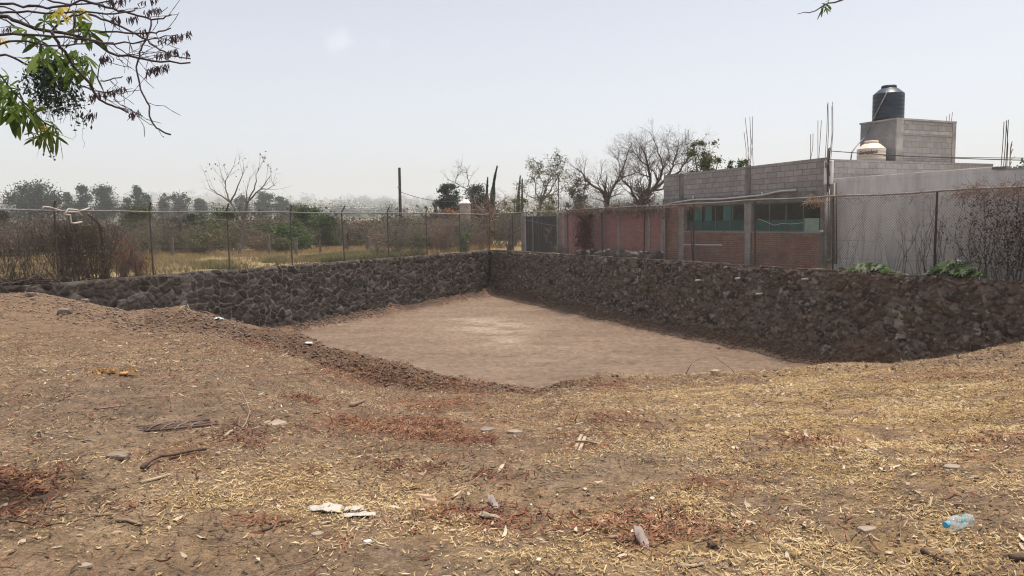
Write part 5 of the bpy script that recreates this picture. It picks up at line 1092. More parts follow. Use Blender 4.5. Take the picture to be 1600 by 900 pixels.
# hanging dry leaflets
PODS = [(985, 215, 90, 26, 46), (930, 310, 65, 26, 44, ), (885, 405, 65, 40, 46), (1045, 300, 20, 20, 8), (590, 345, 26, 45, 20), (600, 535, 105, 35, 52), (515, 655, 36, 26, 20), (755, 645, 30, 26, 22), (652, 115, 18, 28, 14), (742, 112, 30, 26, 14), (860, 68, 48, 26, 24), (840, 5, 40, 14, 14), (655, 8, 30, 14, 12), (795, 180, 22, 18, 12), (730, 445, 14, 18, 8), (600, 15, 40, 20, 16), (30, 165, 30, 20, 12), (690, 5, 30, 16, 10)]
pd = MB()
for (cx, cy, rx, ryy, n) in PODS:
    for k in range(n):
        x = cx+rng.uniform(-rx, rx); y = cy-ryy*.6+rng.uniform(-.3, .3)*ryy-(x-cx)*.25; p = np.array(tuple(pt(x/3.6, y/3.6, 4.5+rng.normal(0, .12)))); L = rng.uniform(.028, .055); d = np.array([rng.normal(0, .28), rng.normal(0, .3), -1]); d /= np.linalg.norm(d); s = np.array([1, rng.normal(0, .6), 0]); s = s/np.linalg.norm(s)*rng.uniform(.003, .0052); c = np.array([rng.normal(0, .006), rng.normal(0, .006), 0])
        V = [p-s*.5, p+s*.5, p+d*L*.5+s+c, p+d*L*.5-s+c, p+d*L+s*.25, p+d*L-s*.25]; pd.add(np.array(V)-ovo, [(0, 1, 2, 3), (3, 2, 4, 5)], rng.random())
V, Fc, T = pd.data(); obj('dry_foliage', mesh_np('dry_foliage', V, Fc, MT_pod, T), ov)
def palmate(mb, c, size, rng, tint, org, down=.6, n=None):
    n = n or int(rng.integers(5, 8)); ax = np.array([rng.normal(0, .4), rng.normal(-.3, .4), -down+rng.normal(0, .3)]); ax /= np.linalg.norm(ax); u = np.cross(ax, [0.2, 1, .1]); u /= np.linalg.norm(u); v = np.cross(ax, u); ph = rng.uniform(0, 6.28)
    for i in range(n):
        th = ph+6.283*i/n*.85; d = ax*rng.uniform(.35, .9)+(u*math.cos(th)+v*math.sin(th))*.9; d /= np.linalg.norm(d); L = size*rng.uniform(.75, 1.15); s = np.cross(d, ax); s /= max(np.linalg.norm(s), 1e-6); w = L*.105; g = np.array([0, 0, -1.])
        V = []
        for f, wf in ((0, .12), (.3, .62), (.62, 1), (.85, .72), (1, .05)):
            q = c+d*L*f+g*L*.22*f*f; V += [q-s*w*wf, q+s*w*wf]
        mb.add(np.array(V)-org, [(2*k, 2*k+1, 2*k+3, 2*k+2) for k in range(4)], float(np.clip(tint+rng.normal(0, .1), 0, 1)))
pl = MB()
LEAFC = [(480, 120, .10, .35), (500, 170, .12, .3), (460, 180, .10, .45), (520, 130, .1, .5), (215, 300, .13, .62), (240, 330, .12, .65), (190, 200, .12, .25), (230, 230, .12, .2), (150, 170, .1, .3), (270, 260, .11, .3), (430, 280, .10, .35), (480, 310, .10, .4), (400, 300, .1, .3), (505, 350, .10, .35), (520, 390, .12, .35), (470, 380, .1, .35), (250, 120, .09, .2),
         (330, 30, .09, .95), (340, 60, .08, .9), (450, 45, .09, .98), (280, 60, .08, .6), (420, 60, .08, .85), (5, 215, .06, 1), (350, 340, .12, .2), (310, 300, .11, .2), (380, 380, .12, .22), (420, 420, .11, .25),
         (10, 450, .13, .6), (40, 480, .13, .55), (20, 520, .14, .5), (70, 540, .14, .45), (40, 580, .15, .3), (110, 570, .14, .4), (140, 600, .14, .35), (170, 610, .13, .5), (190, 640, .12, .6), (80, 610, .15, .25), (15, 600, .13, .4), (150, 650, .12, .3), (100, 500, .10, .55), (50, 430, .08, .6),
         (250, 690, .10, .35), (265, 740, .13, .3), (240, 760, .12, .3), (330, 740, .14, .3), (280, 715, .07, .98), (190, 750, .06, .75), (300, 700, .08, .55)]
for (x, y, s, tn) in LEAFC:
    c = np.array(tuple(pt(x/3.6, y/3.6, 4.5+rng.normal(0, .15)))); palmate(pl, c, s*1.05, rng, tn*.72 if tn < .9 else tn, ovo, .7 if y > 250 else .4)
V, Fc, T = pl.data(); obj('leaves', mesh_np('leaves', V, Fc, MT_palm, T, smooth=True), ov)
# leaf stalks for the low cluster
st = []
for L in ([(0, 420), (60, 500), (130, 570), (200, 640), (250, 690), (265, 725)], [(265, 725), (270, 760)], [(250, 690), (330, 730)], [(0, 520), (50, 560)]):
    Q = [np.array(tuple(pt(x/3.6, y/3.6, 4.5))) for x, y in L]
    if L[0][0] == 0: Q.insert(0, np.array([-4.85, 4.8, 2.3]))
    for a, b in zip(Q, Q[1:]): st.append((a, b, .005, .004))
obj('leaf_stalks', seg_mesh('leaf_stalks', st, MT_limb, 5, ovo), ov)
# small-leaved creeper hanging in it
cr = thing('creeper', 'dark small-leaved creeper hanging in a mass below the limbs of the upper left tree', 'creeper', pt(75, 125, 4.6)); cro = np.array(tuple(cr.location)); P = []; ct = []
for (cx, cy, rx, ryy, n) in [(275, 400, 75, 70, 420), (240, 460, 85, 80, 420), (280, 540, 75, 70, 420), (350, 470, 80, 60, 260), (330, 590, 60, 45, 130), (420, 560, 50, 60, 130), (160, 420, 50, 60, 70), (430, 660, 35, 60, 40), (480, 690, 25, 40, 20), (400, 350, 80, 70, 200), (170, 500, 50, 50, 50), (290, 860, 30, 40, 22), (240, 380, 60, 50, 200)]:
    for k in range(int(n*.6)): P.append(np.array(tuple(pt((cx+rng.normal(0, rx*.62))/3.6, (cy+rng.normal(0, ryy*.62))/3.6, 4.65+rng.normal(0, .14)))))
P = np.array(P); V, Fc = quads_leaf(rng, P-cro, .031, .016, up=(0, 0, -.5)); 
for k in range(60):
    x, y = 170+rng.random()*260, 330+rng.random()*120; p = np.array(tuple(pt(x/3.6, y/3.6, 4.65)))
    for s in range(6): q = p+np.array([rng.normal(0, .015), rng.normal(0, .015), -rng.uniform(.03, .06)]); ct.append((p, q, .0013, .001)); p = q
for x0, y0, y1 in ((425, 650, 780), (285, 800, 895), (470, 700, 830)):
    p = np.array(tuple(pt(x0/3.6, y0/3.6, 4.65)))
    for s in range(8): q = np.array(tuple(pt((x0+rng.normal(0, 9))/3.6, (y0+(y1-y0)*(s+1)/8)/3.6, 4.65))); ct.append((p, q, .0011, .0009)); p = q
obj('foliage', mesh_np('foliage', V, Fc, MT_creep, np.repeat(rng.random(len(P)), 4)), cr); obj('stems', seg_mesh('stems', ct, MT_limb, 3, cro), cr)
# twig entering at the top right
tr_ = thing('overhanging_twig', 'thin leafy twig reaching down from the top edge on the right of the sky', 'twig', (2.6, -2.2, 0)); tro = np.array([2.6, -2.2, 0])
Tq = [(2.6, -2.2, -.1), (2.65, -2.1, 1.6), (2.8, -1.0, 3.4), (2.7, 1.2, 3.75)]; Tq = [np.array(q) for q in Tq]+[np.array(tuple(pt(x, y, 4.0))) for x, y in ((1345, -18), (1316, 0), (1304, 4), (1294, 5), (1288, 8), (1274, 17), (1264, 20), (1257, 19), (1246, 22))]
rr_ = [.09, .08, .06, .03, .012, .0042, .004, .0035, .0032, .0028, .0025, .002, .0015]
ol = [(Tq[i], Tq[i+1], rr_[i], rr_[i+1]) for i in range(len(Tq)-1)]
ol += [(Tq[5], np.array(tuple(pt(1292, -3, 4.0))), .003, .002)]
obj('stem', seg_mesh('stem', ol, MT_limb, 7, tro), tr_)
pl = MB(); 
for (x, y, s) in ((1287, 5, .055), (1289, 8, .06), (1284, 9, .05), (1292, 9, .045)): palmate(pl, np.array(tuple(pt(x, y, 4.0))), s, rng, .35, tro, .8, 4)
V, Fc, T = pl.data(); obj('leaves', mesh_np('leaves', V, Fc, MT_palm, T, smooth=True), tr_)

# ------------------------------------------------------------------ leaf litter
def litter(name, label, n, seed, dens, Lr, Wr, mat, rmax=15.5, curl=.5, lift=.008, rmin=2.5):
    rng = RG(seed); th = np.radians(rng.uniform(-41, 41, n)); r = rng.uniform(0, 1, n)**.62*(rmax-rmin)+rmin; X = r*np.sin(th); Y = r*np.cos(th); _, u, Yb, Yl = h_macro(X, Y); Z = ground_h(X, Y)
    x, y = project(np.stack([X, Y, Z], 1)); pr = dens(x, y, X, Y)*(Y < Yl+.6)*(Z > FLOOR+.3); m = rng.random(n) < pr
    X, Y, Z, r = X[m], Y[m], Z[m], r[m]; n = len(X); yaw = rng.uniform(0, 6.283, n); pit = rng.normal(0, .22, n); L = Lr[0]+(Lr[1]*1.5-Lr[0])*rng.random(n)**2; Wd = rng.uniform(*Wr, n); c = rng.normal(0, curl, n)+.25
    d = np.stack([np.cos(yaw)*np.cos(pit), np.sin(yaw)*np.cos(pit), np.sin(pit)], 1); rl = rng.normal(0, .5, n); s0 = np.stack([-np.sin(yaw), np.cos(yaw), np.zeros(n)], 1); up = np.cross(d, s0); s = s0*np.cos(rl)[:, None]+up*np.sin(rl)[:, None]; nn = np.cross(d, s)
    base = np.stack([X, Y, Z+lift+np.abs(pit)*L*.4+np.abs(np.sin(rl))*Wd*.4], 1); V = []
    side = rng.normal(0, .18, n)
    for f, wf in ((-.5, .15), (-.18, .9), (.2, 1), (.5, .1)):
        q = base+d*(L*f)[:, None]+nn*(c*L*(f*f-.08))[:, None]+s*(side*L*(f*f))[:, None]; w = s*(Wd*.5*wf)[:, None]; V += [q-w, q+w]
    V = np.stack(V, 1).reshape(-1, 3); i = (np.arange(n)*8)[:, None]; Fc = np.concatenate([i+np.array([[2*k, 2*k+1, 2*k+3, 2*k+2]]) for k in range(3)])
    t = np.clip(.62*rng.random(n)+.9*(fbm(X*1.3, Y*1.3, seed+5, 3)-.5)+.19, 0, 1); kind(obj(name, mesh_np(name, V, Fc, mat, np.repeat(t, 8))), 'stuff', label, 'leaf litter'); return n
pn = lambda X, Y, f, s: fbm(X*f, Y*f, s, 3)
MT_l1 = leafmat('straw_leaf', [(.19, .12, .055), (.36, .245, .11), (.48, .35, .175), (.57, .45, .275)], .15)
MT_l2 = leafmat('red_leaf', [(.065, .024, .016), (.13, .048, .029), (.215, .092, .05), (.36, .215, .12)], .1)
MT_l3 = leafmat('brown_leaf', [(.10, .07, .05), (.19, .135, .092), (.31, .225, .15), (.42, .33, .24)], .1)
MT_l4 = leafmat('pale_leaf', [(.34, .27, .19), (.45, .37, .265), (.55, .48, .37)], .1)
straw_d = lambda x, y, X, Y: np.clip((.09+blobs(STRAWP, x, y)*1.0)*sstep(.38, .54, .55*pn(X, Y, 2.6, 71)+.45*pn(X, Y, .8, 77))*(1-.8*np.clip(blobs(BAREP, x, y), 0, 1)), 0, 1)
litter('straw_litter', 'yellow straw-like fallen leaves strewn over the near ground', 800000, 71, straw_d, (.008, .045), (.0028, .0085), MT_l1)
litter('red_litter', 'red-brown curled fallen leaves in drifts over the near ground', 230000, 72, lambda x, y, X, Y: np.clip((blobs(REDP, x, y)*1.5+.05)*sstep(.40, .52, .6*pn(X, Y, 2.8, 72)+.4*pn(X, Y, .9, 79))+.006, 0, 1), (.022, .085), (.005, .015), MT_l2, curl=.9, lift=.014)
litter('brown_litter', 'grey-brown leaf crumbs and bark chips over the bare soil', 220000, 73, lambda x, y, X, Y: np.clip(.16*sstep(.36, .6, pn(X, Y, 1.3, 73))+.2*blobs(REDP, x, y)+.12*(Y > 9), 0, 1), (.015, .05), (.004, .013), MT_l3)
litter('pale_litter', 'pale bleached leaves and chips scattered on the near ground', 26000, 74, lambda x, y, X, Y: np.clip(.05*sstep(.4, .6, pn(X, Y, .9, 74))+.12*blobs(STRAWP, x, y), 0, 1), (.03, .07), (.012, .026), MT_l4, curl=.4)
MT_l5 = leafmat('dark_leaf', [(.035, .023, .016), (.07, .047, .031), (.115, .08, .055)], .05)
litter('dark_litter', 'dark decayed leaf crumbs speckling the near ground', 130000, 76, lambda x, y, X, Y: np.clip(.30*sstep(.38, .62, pn(X, Y, 2.1, 76)), 0, 1), (.012, .045), (.004, .014), MT_l5)
# twigs
rng = RG(75); out = []
for k in range(1500):
    th = rad(rng.uniform(-40, 40)); r = rng.random()**.6*12+2.6; x, y = r*math.sin(th), r*math.cos(th); z = float(ground_h(x, y)); a = rng.uniform(0, 6.28); L = rng.uniform(.06, .28)*(1 if rng.random() < .9 else 2); p = np.array([x, y, z+.012]); d = np.array([math.cos(a), math.sin(a), 0.])
    rr = rng.uniform(.0013, .0032)
    for i in range(3): d = d+np.array([rng.normal(0, .22), rng.normal(0, .22), 0]); d /= np.linalg.norm(d); q = p+d*L/3; q[2] = float(ground_h(q[0], q[1]))+.012+.006*rng.random(); out.append((p, q, rr, rr*.85)); p = q
kind(obj('twig_litter', seg_mesh('twig_litter', out, M('brown_twig', [(.15, .10, .065), (.27, .19, .13)], 4, .95), 4)), 'stuff', 'thin dry twigs scattered on the near ground', 'twigs')
# clods and gravel
def clods(name, label, n, seed, pos, sr, mat):
    rng = RG(seed); X, Y, Z = pos(rng, n); n = len(X); bm = bmesh.new(); bmesh.ops.create_icosphere(bm, subdivisions=1, radius=1); v0 = np.array([v.co[:] for v in bm.verts]); f0 = np.array([[v.index for v in f.verts] for f in bm.faces]); bm.free()
    s = (sr[0]+(sr[1]-sr[0])*rng.random(n)**4)[:, None, None]; V = v0[None]*(1+rng.normal(0, .22, (n, len(v0), 1)))*s*rng.uniform(.55, 1.3, (n, 1, 3)); V[:, :, 2] *= .75; V = V+np.stack([X, Y, Z+s[:, 0, 0]*.25], 1)[:, None]
    Fc = (f0[None]+(np.arange(n)*len(v0))[:, None, None]).reshape(-1, 3); kind(obj(name, mesh_np(name, V.reshape(-1, 3), Fc, mat)), 'stuff', label, 'soil clods')
def on_berm(rng, n):
    u = rng.uniform(-.62, .75, n); u = np.where((u > .08) & (rng.random(n) < .7), rng.uniform(-.5, .08, n), u); Yl = np.interp(u, lu, lY); Yb = np.interp(u, bu, bY); w = np.where(u < .06, .5, .35); Y = Yl-(Yl-Yb)*.45+rng.normal(0, 1, n)*w-np.where(u < -.3, .6, 0)*rng.random(n); X = u*Y; return X, Y, ground_h(X, Y)
MT_clod = M('clod', [(.10, .066, .05), (.20, .14, .105)], 4, .95, .6, 40); MT_clod2 = M('pale_clod', [(.16, .12, .09), (.26, .20, .15)], 4, .95, .5, 40)
clods('soil_clods', 'dark earth clods heaped along the edge of the pit', 9000, 81, on_berm, (.005, .04), MT_clod)
def on_left(rng, n):
    u = rng.uniform(-.75, -.36, n); Yl = np.interp(u, lu, lY); Y = Yl-.1-abs(rng.normal(0, 1.4, n)); X = u*Y; return X, Y, ground_h(X, Y)
clods('mound_clods', 'pale clods and stones on the mound at the left', 4000, 82, on_left, (.005, .035), MT_clod2)
def near(rng, n):
    th = np.radians(rng.uniform(-41, 41, n)); r = rng.random(n)**.6*11+2.5; X, Y = r*np.sin(th), r*np.cos(th); return X, Y, ground_h(X, Y)
def on_floor(rng, n):
    Y = 19+22*rng.random(n)**1.4; X = (rng.uniform(-.33, .45, n)-.012*(Y-19))*Y; dl, dr = dists(X, Y); m = (np.maximum(dl, dr) < -.8); X, Y = X[m], Y[m]; m = fbm(X*.4, Y*.7, 88, 3) > .42; X, Y = X[m], Y[m]; Z = ground_h(X, Y); m = Z < FLOOR+.25; return X[m], Y[m], Z[m]
clods('floor_crumbs', 'dark crumbs and bits of dry litter strewn on the pit floor', 3500, 87, on_floor, (.004, .022), MT_clod2)
clods('gravel', 'small grit and pebbles over the near ground', 6500, 83, near, (.003, .016), MT_clod2)
clods('dark_gravel', 'dark crumbs of earth over the near ground', 5000, 84, near, (.003, .014), MT_clod)
def wfoot(frame, a0, a1, o0, sp):
    def f(rng, n):
        a = rng.uniform(a0, a1, n); o = -o0-abs(rng.normal(0, sp, n)); P = np.array(tuple(frame.o))+a[:, None]*np.array(tuple(frame.x))+o[:, None]*np.array(tuple(frame.y)); return P[:, 0], P[:, 1], ground_h(P[:, 0], P[:, 1])
    return f
clods('fallen_rubble', 'reddish-brown rubble and dry leaves banked along the foot of the right wall', 12000, 85, wfoot(RF, 0, 36, .35, .2), (.012, .06), MT_clod)
def wtop(rng, n):
    a = rng.uniform(0, 36, n); o = rng.normal(.02, .07, n); P = np.array(tuple(RF.o))+a[:, None]*np.array(tuple(RF.x))+o[:, None]*np.array(tuple(RF.y)); return P[:, 0], P[:, 1], rtop(a)-.01+0*a
clods('loose_rubble', 'small earth lumps and gravel lying along the top edge of the right wall', 2600, 89, wtop, (.01, .06), MT_clod)
clods('fallen_rubble', 'thin line of dark rubble along the foot of the left wall', 5000, 86, wfoot(LF, -24, 0, .12, .2), (.012, .06), MT_clod)

# ------------------------------------------------------------------ single pieces on the near ground
def stick(name, label, pix, r, mat, lift=0., cat='stick', n=6, taper=.6):
    P = []
    for i, q in enumerate(pix):
        g = gp(q[0], q[1]); P.append(g+Vector((0, 0, r*.8+(q[2] if len(q) > 2 else 0)+lift)))
    m = len(P); o = MB().tube(P, [r*(1-(1-taper)*i/(m-1)) for i in range(m)], n).build(name, mat, off=gp(*pix[0][:2]), smooth=True); return tag(o, label, cat)
def stone(name, label, x, y, s, mat, seed, cat='stone', yaw=0., tilt=0.):
    rng = RG(seed); bm = rock(rng, s, 3); me = bpy.data.meshes.new(name); bm.to_mesh(me); bm.free(); me.materials.append(mat); g = gp(x, y); o = obj(name, me, loc=g+Vector((0, 0, s[2]*.45))); o.rotation_euler = (tilt, tilt*.5, yaw); return tag(o, label, cat)
MT_wood = M('dry_wood', [(.17, .115, .08), (.30, .22, .16)], 9, .9, .5, 40); MT_woodp = M('pale_wood', [(.28, .21, .145), (.40, .32, .23)], 9, .9, .4, 40); MT_woodd = M('dark_wood', [(.07, .045, .035), (.15, .10, .075)], 9, .9, .6, 40)
stick('log', 'thick dark broken branch lying over red leaves, lower left of the picture centre', [(222, 737, .01), (238, 727, .03), (252, 721, .03), (272, 717, .02), (296, 710, .01), (322, 704, 0)], .017, MT_woodd, cat='branch')
stick('forked_stick', 'thin forked grey stick standing up from the ground left of the flat pale stone', [(372, 680), (384, 664), (391, 651, .04), (384, 640, .10), (375, 631, .16)], .009, MT_wood)
stick('pale_stick', 'short pale stick near the forked stick', [(350, 685), (360, 677), (369, 671)], .014, MT_woodp, taper=.9)
stick('pale_stick', 'pale split stick below the thick dark branch', [(220, 758), (240, 752), (261, 746)], .013, MT_woodp, taper=.8)
stick('long_twig', 'long curved dark twig reaching in from the left edge', [(-12, 812), (30, 819), (75, 822), (100, 819), (120, 815), (150, 808), (178, 806)], .006, MT_woodd)
stick('brown_stick', 'short brown stick right of the long curved twig', [(180, 816), (200, 818), (222, 822)], .012, MT_wood)
stick('cord', 'thin pale cord stretched over the ground at the left', [(-10, 663), (60, 676), (125, 687), (190, 696), (244, 703)], .004, MT_barkp, cat='cord', n=5)
stick('long_stick', 'dark crooked stick left of the white rubbish pieces', [(404, 836), (420, 829), (438, 822, .02), (457, 816)], .010, MT_woodd)
stick('small_log', 'short stout grey log right of the picture centre left third, on red leaves', [(548, 636), (558, 633), (568, 630)], .03, MT_wood, taper=.8)
stick('straight_twig', 'long straight pale twig below the white chip at the pit edge', [(428, 588), (455, 585), (488, 584)], .012, MT_woodp)
stick('dry_stalk', 'thin brown stalk lying in the left bare soil', [(146, 641), (170, 638), (198, 635)], .010, MT_wood)
stick('thin_pale_twig', 'small pale split twig at the bottom edge right of the bark husk', [(1059, 888), (1080, 888), (1099, 886)], .012, MT_woodp)
stick('dark_stick', 'dark stick at the lower right below the plastic bottle', [(1440, 866), (1458, 873), (1482, 885)], .014, MT_woodd)
stick('dark_stick', 'stub of a dark branch cut by the right edge near the bottom', [(1579, 878), (1592, 879), (1610, 880)], .018, MT_woodd, taper=.9)
stick('arched_twig', 'thin twig standing in an arch at the right edge of the pit floor', [(1072+76*f, 586, .34*math.sin(math.pi*f**.85)**.75+.02*math.sin(f*14)) for f in np.linspace(0.001, .999, 14)], .008, MT_wood, taper=.8)
stick('upright_twig', 'thin twig sticking up from the dirt heap near the pit corner ridge', [(587, 600, 0), (595, 592, .10), (602, 575, .12)], .010, MT_woodd)
stick('ridge_twig', 'pale curved twig on the crest of the ridge, left of the bluish scrap', [(278, 490, .02), (286, 487, .10), (293, 487, .12), (298, 490, .03)], .014, MT_woodp)
stick('ridge_twig', 'long brown twig lying on the ridge beside the bluish scrap', [(310, 487, .05), (325, 492, .04), (338, 496, .02)], .012, MT_wood)
def slab(name, label, x, y, sx, sy, sz, yaw, mat, seed, cat, lift=0., tilt=(0, 0), n=9):
    rng = RG(seed); k = n; top = [(sx*.5*math.cos(6.283*i/k)*rng.uniform(.72, 1.1), sy*.5*math.sin(6.283*i/k)*rng.uniform(.72, 1.1)) for i in range(k)]
    V = [(a, b, 0) for a, b in top]+[(a*.93, b*.93, sz*rng.uniform(.8, 1.1)) for a, b in top]+[(0, 0, sz*1.08), (0, 0, 0)]
    Fc = [(i, (i+1) % k, k+(i+1) % k, k+i) for i in range(k)]+[(k+i, k+(i+1) % k, 2*k, 2*k) for i in range(k)]+[((i+1) % k, i, 2*k+1, 2*k+1) for i in range(k)]
    o = MB().add(V, Fc).build(name, mat, bevel=min(sz*.12, .004)); o.location = gp(x, y)+Vector((0, 0, lift)); o.rotation_euler = (tilt[0], tilt[1], yaw); return tag(o, label, cat)
MT_tan = M('tan_brick', [(.36, .235, .15), (.46, .32, .215)], 10, .9, .4, 40); MT_pale = M('pale_stone', [(.24, .185, .14), (.34, .275, .215)], 6, .95, .4, 30); MT_paper = M('rubbish_paper', [(.34, .31, .27), (.48, .44, .39)], 14, .8, .5, 25, dirt=(.4, .34, .27), dscale=12); MT_chip = M('white_chip', [(.78, .77, .74), (.85, .84, .82)], 9, .7)
slab('broken_tile', 'tan broken brick slab, upper one of the pair in the middle foreground', 661, 780, .13, .075, .032, .15, MT_tan, 901, 'brick', tilt=(-.25, .15))
slab('broken_tile', 'tan broken brick slab, lower right one of the pair in the middle foreground', 673, 789, .09, .06, .036, -.1, MT_tan, 902, 'brick', tilt=(-.2, .1))
def scrap(name, label, x, y, sx, sy, yaw, mat, seed, cat, amp=.014):
    rng = RG(seed); n = 14; m = 7; V = []
    for j in range(m):
        for i in range(n):
            a = (i/(n-1)-.5)*sx*(1+.15*rng.normal()*(j in (0, m-1))); b = (j/(m-1)-.5)*sy*(.75+.6*float(vn(np.array([i*.7+seed*9.]), np.array([j*.2]), seed)[0])); V.append((a, b, .006+amp*2.6*float(fbm(np.array([i*.45+seed*5.]), np.array([j*.6]), seed, 2)[0])*(.4+.6*math.sin(math.pi*i/(n-1)))+rng.normal(0, amp*.12)))
    o = MB().add(V, [(j*n+i, j*n+i+1, (j+1)*n+i+1, (j+1)*n+i) for j in range(m-1) for i in range(n-1)]).build(name, mat, smooth=True); sm = o.modifiers.new('thick', 'SOLIDIFY'); sm.thickness = .003; o.location = gp(x, y); o.rotation_euler = (0, 0, yaw); return tag(o, label, cat)
scrap('rubbish_scrap', 'dirty white crumpled scrap, left and largest of the three foreground rubbish pieces', 507, 798, .21, .11, .12, MT_paper, 3, 'rubbish')
scrap('rubbish_scrap', 'smaller white scrap, upper middle of the three foreground rubbish pieces', 553, 799, .12, .06, .2, MT_paper, 5, 'rubbish', .008)
scrap('rubbish_scrap', 'long whitish scrap with dark right end, lowest of the three foreground rubbish pieces', 562, 808, .19, .05, .12, MT_paper, 8, 'rubbish', .007)
slab('white_chip', 'small bright white chip alone in the lower foreground', 574, 850, .055, .026, .012, .15, MT_chip, 911, 'chip')
slab('white_chip', 'white chip lying near the pit edge ridge', 482, 540, .16, .10, .03, .1, MT_chip, 912, 'chip', .03)
slab('white_chip', 'tiny white speck right of the bare patch in the foreground', 830, 790, .02, .015, .01, .4, MT_chip, 914, 'chip')
scrap('bluish_scrap', 'bluish-white plastic scrap on the crest of the ridge at the left', 342, 500, .19, .09, .4, M('bluish_plastic', [(.34, .39, .42), (.46, .5, .52)], 6, .5), 2, 'rubbish', .03)
slab('flat_stone', 'flat pale grey stone in the red leaves left of the picture centre', 428, 663, .30, .20, .022, .1, MT_pale, 921, 'stone')
slab('flat_stone', 'flat grey stone by the red leaves in the middle, left of its twin', 760, 674, .19, .15, .028, .3, M('grey_stone', [(.17, .135, .11), (.25, .205, .17)], 6, .95, .4, 30), 922, 'stone')
slab('flat_stone', 'flat grey-brown stone, right one of the two in the middle', 804, 677, .17, .12, .025, -.2, MT_pale, 923, 'stone')
slab('flat_stone', 'pale flat stone left of the plastic bottle', 1354, 832, .115, .075, .022, .1, MT_pale, 924, 'stone')
slab('flat_stone', 'whitish stone in the straw above the plastic bottle', 1486, 735, .15, .09, .03, .2, MT_pale, 925, 'stone')
slab('flat_stone', 'brown-grey flat pebble left of the white chip in the lower foreground', 496, 839, .09, .055, .02, .1, MT_pale, 926, 'stone')
slab('flat_stone', 'beige flat stone near the bottom left', 133, 887, .075, .06, .015, .3, MT_pale, 927, 'stone')
slab('pale_chip', 'pale flat chip in the straw of the right middle ground', 1350, 729, .12, .05, .012, .2, MT_woodp, 928, 'chip')
stone('dirt_lump', 'pale lump of dry earth on the bare left soil', 186, 716, (.09, .07, .035), MT_clod2, 931, 'earth lump')
stone('pebble', 'round pale pebble right of the thick dark branch', 341, 711, (.025, .022, .018), MT_pale, 932)
stone('mound_stone', 'largest pale stone on the left mound', 102, 489, (.17, .11, .08), MT_clod2, 933)
stone('mound_stone', 'pale stone on the crest of the left mound', 48, 463, (.12, .09, .065), MT_clod2, 934)
stone('mound_stone', 'small pale stone at the right end of the mound crest', 133, 472, (.10, .08, .06), MT_clod2, 935)
# orange rind
sc_ = MB(); rng = RG(941)
og = thing('orange_debris', 'orange-brown fruit rind and husk bits on the left bare soil', 'fruit rind', gp(186, 586))
for k in range(22):
    a, b, s = rng.normal(-.12, .16), rng.normal(0, .05), rng.uniform(.02, .06); m = 7; c = np.array([a, b, .02+rng.random()*.03]); V = [c+np.array([s*math.cos(6.283*i/m)*rng.uniform(.5, 1.2), s*math.sin(6.283*i/m)*rng.uniform(.4, .9), rng.normal(0, .018)]) for i in range(m)]+[c+np.array([0, 0, .025])]; sc_.add(V, [(i, (i+1) % m, m, m) for i in range(m)], rng.random())
sc_.build('husk_bits', leafmat('orange_husk', [(.14, .075, .03), (.28, .15, .05), (.5, .26, .08)], .1), og)
MB().lathe([(0, .0), (.04, .004), (.055, .018), (.045, .036), (.0, .042)], (.06, 0, .0), 18).build('rind', M('orange_rind', [(.36, .19, .075), (.46, .26, .11)], 8, .8, .4, 40), og, smooth=True)
# slatted basket remains
bk = thing('woven_debris', 'dark broken strip of woven slats with pale cross ribs on the left bare soil', 'woven debris', gp(262, 672)); m1 = MB(); m2 = MB(); rng = RG(951)
for k in range(5): yk = -.08+.04*k; m1.tube([(-.36+rng.normal(0, .05), yk, .015), (0, yk+rng.normal(0, .01), .03), (.33+rng.normal(0, .06), yk+.06, .035)], .011, 6)
for k in range(4): xk = -.13+.11*k; m2.tube([(xk, -.12, .03), (xk+.02, -.03, .045), (xk+.05, .06, .043), (xk+.07, .13, .02)], .006, 6)
m1.build('slats', MT_woodd, bk, smooth=True); m2.build('cross_ribs', MT_barkp, bk, smooth=True); bk.rotation_euler = (0, 0, .12)
# two weathered slats
sl_ = thing('wood_slats', 'two pale weathered wooden slats lying side by side right of the picture centre', 'wood slats', gp(906, 700))
for k, (dx, l) in enumerate(((-.022, .56), (.02, .44))):
    m = MB().box(dx-.014, dx+.014, -l/2, l/2, .022+.004*k, .038+.004*k); m.build('slat', MT_woodp, sl_, bevel=.003)
MB().tube([(-.05, .0, .05), (.06, .02, .055), (.15, .03, .04)], .009, 6).build('cross_stick', MT_wood, sl_, smooth=True); sl_.rotation_euler = (0, .05, -.22)
# bark husk, dried pods
def husk(label, x, y, L, w, yaw, mat, seed, pitch=0.):
    n = 12; m = 9; V = []; rng = RG(seed)
    for j in range(n):
        f = j/(n-1); ww = w*(math.sin(math.pi*min(f*.72+.2, 1))**.8)*(1 if f < .8 else 1-(f-.8)*2.6)
        for i in range(m): a = (i/(m-1)-.5)*2.6; V.append((math.sin(a)*ww*.5, (.5-f)*L, math.cos(a)*ww*.42+.012+.006*math.sin(f*9+i)))
    o = MB().add(V, [(j*m+i, j*m+i+1, (j+1)*m+i+1, (j+1)*m+i) for j in range(n-1) for i in range(m-1)]).build('bark_husk', mat, smooth=True); sm = o.modifiers.new('thick', 'SOLIDIFY'); sm.thickness = .004; o.location = gp(x, y)+Vector((0, 0, .005)); o.rotation_euler = (pitch, 0, yaw); tag(o, label, 'bark husk')
MT_husk = M('grey_husk', [(.20, .155, .135), (.31, .25, .22)], 5, .9, .5, 50)
husk('grey leaf-shaped piece of bark on the red leaves at the bottom centre right', 1003, 850, .21, .062, .12, MT_husk, 5, .22)
husk('pale curled dry husk above the red leaves in the middle foreground', 771, 792, .20, .055, .3, MT_husk, 6, .15)
husk('whitish curled husk lying in the red leaves beside the other husk', 762, 812, .16, .05, 1.2, MT_pale, 7)
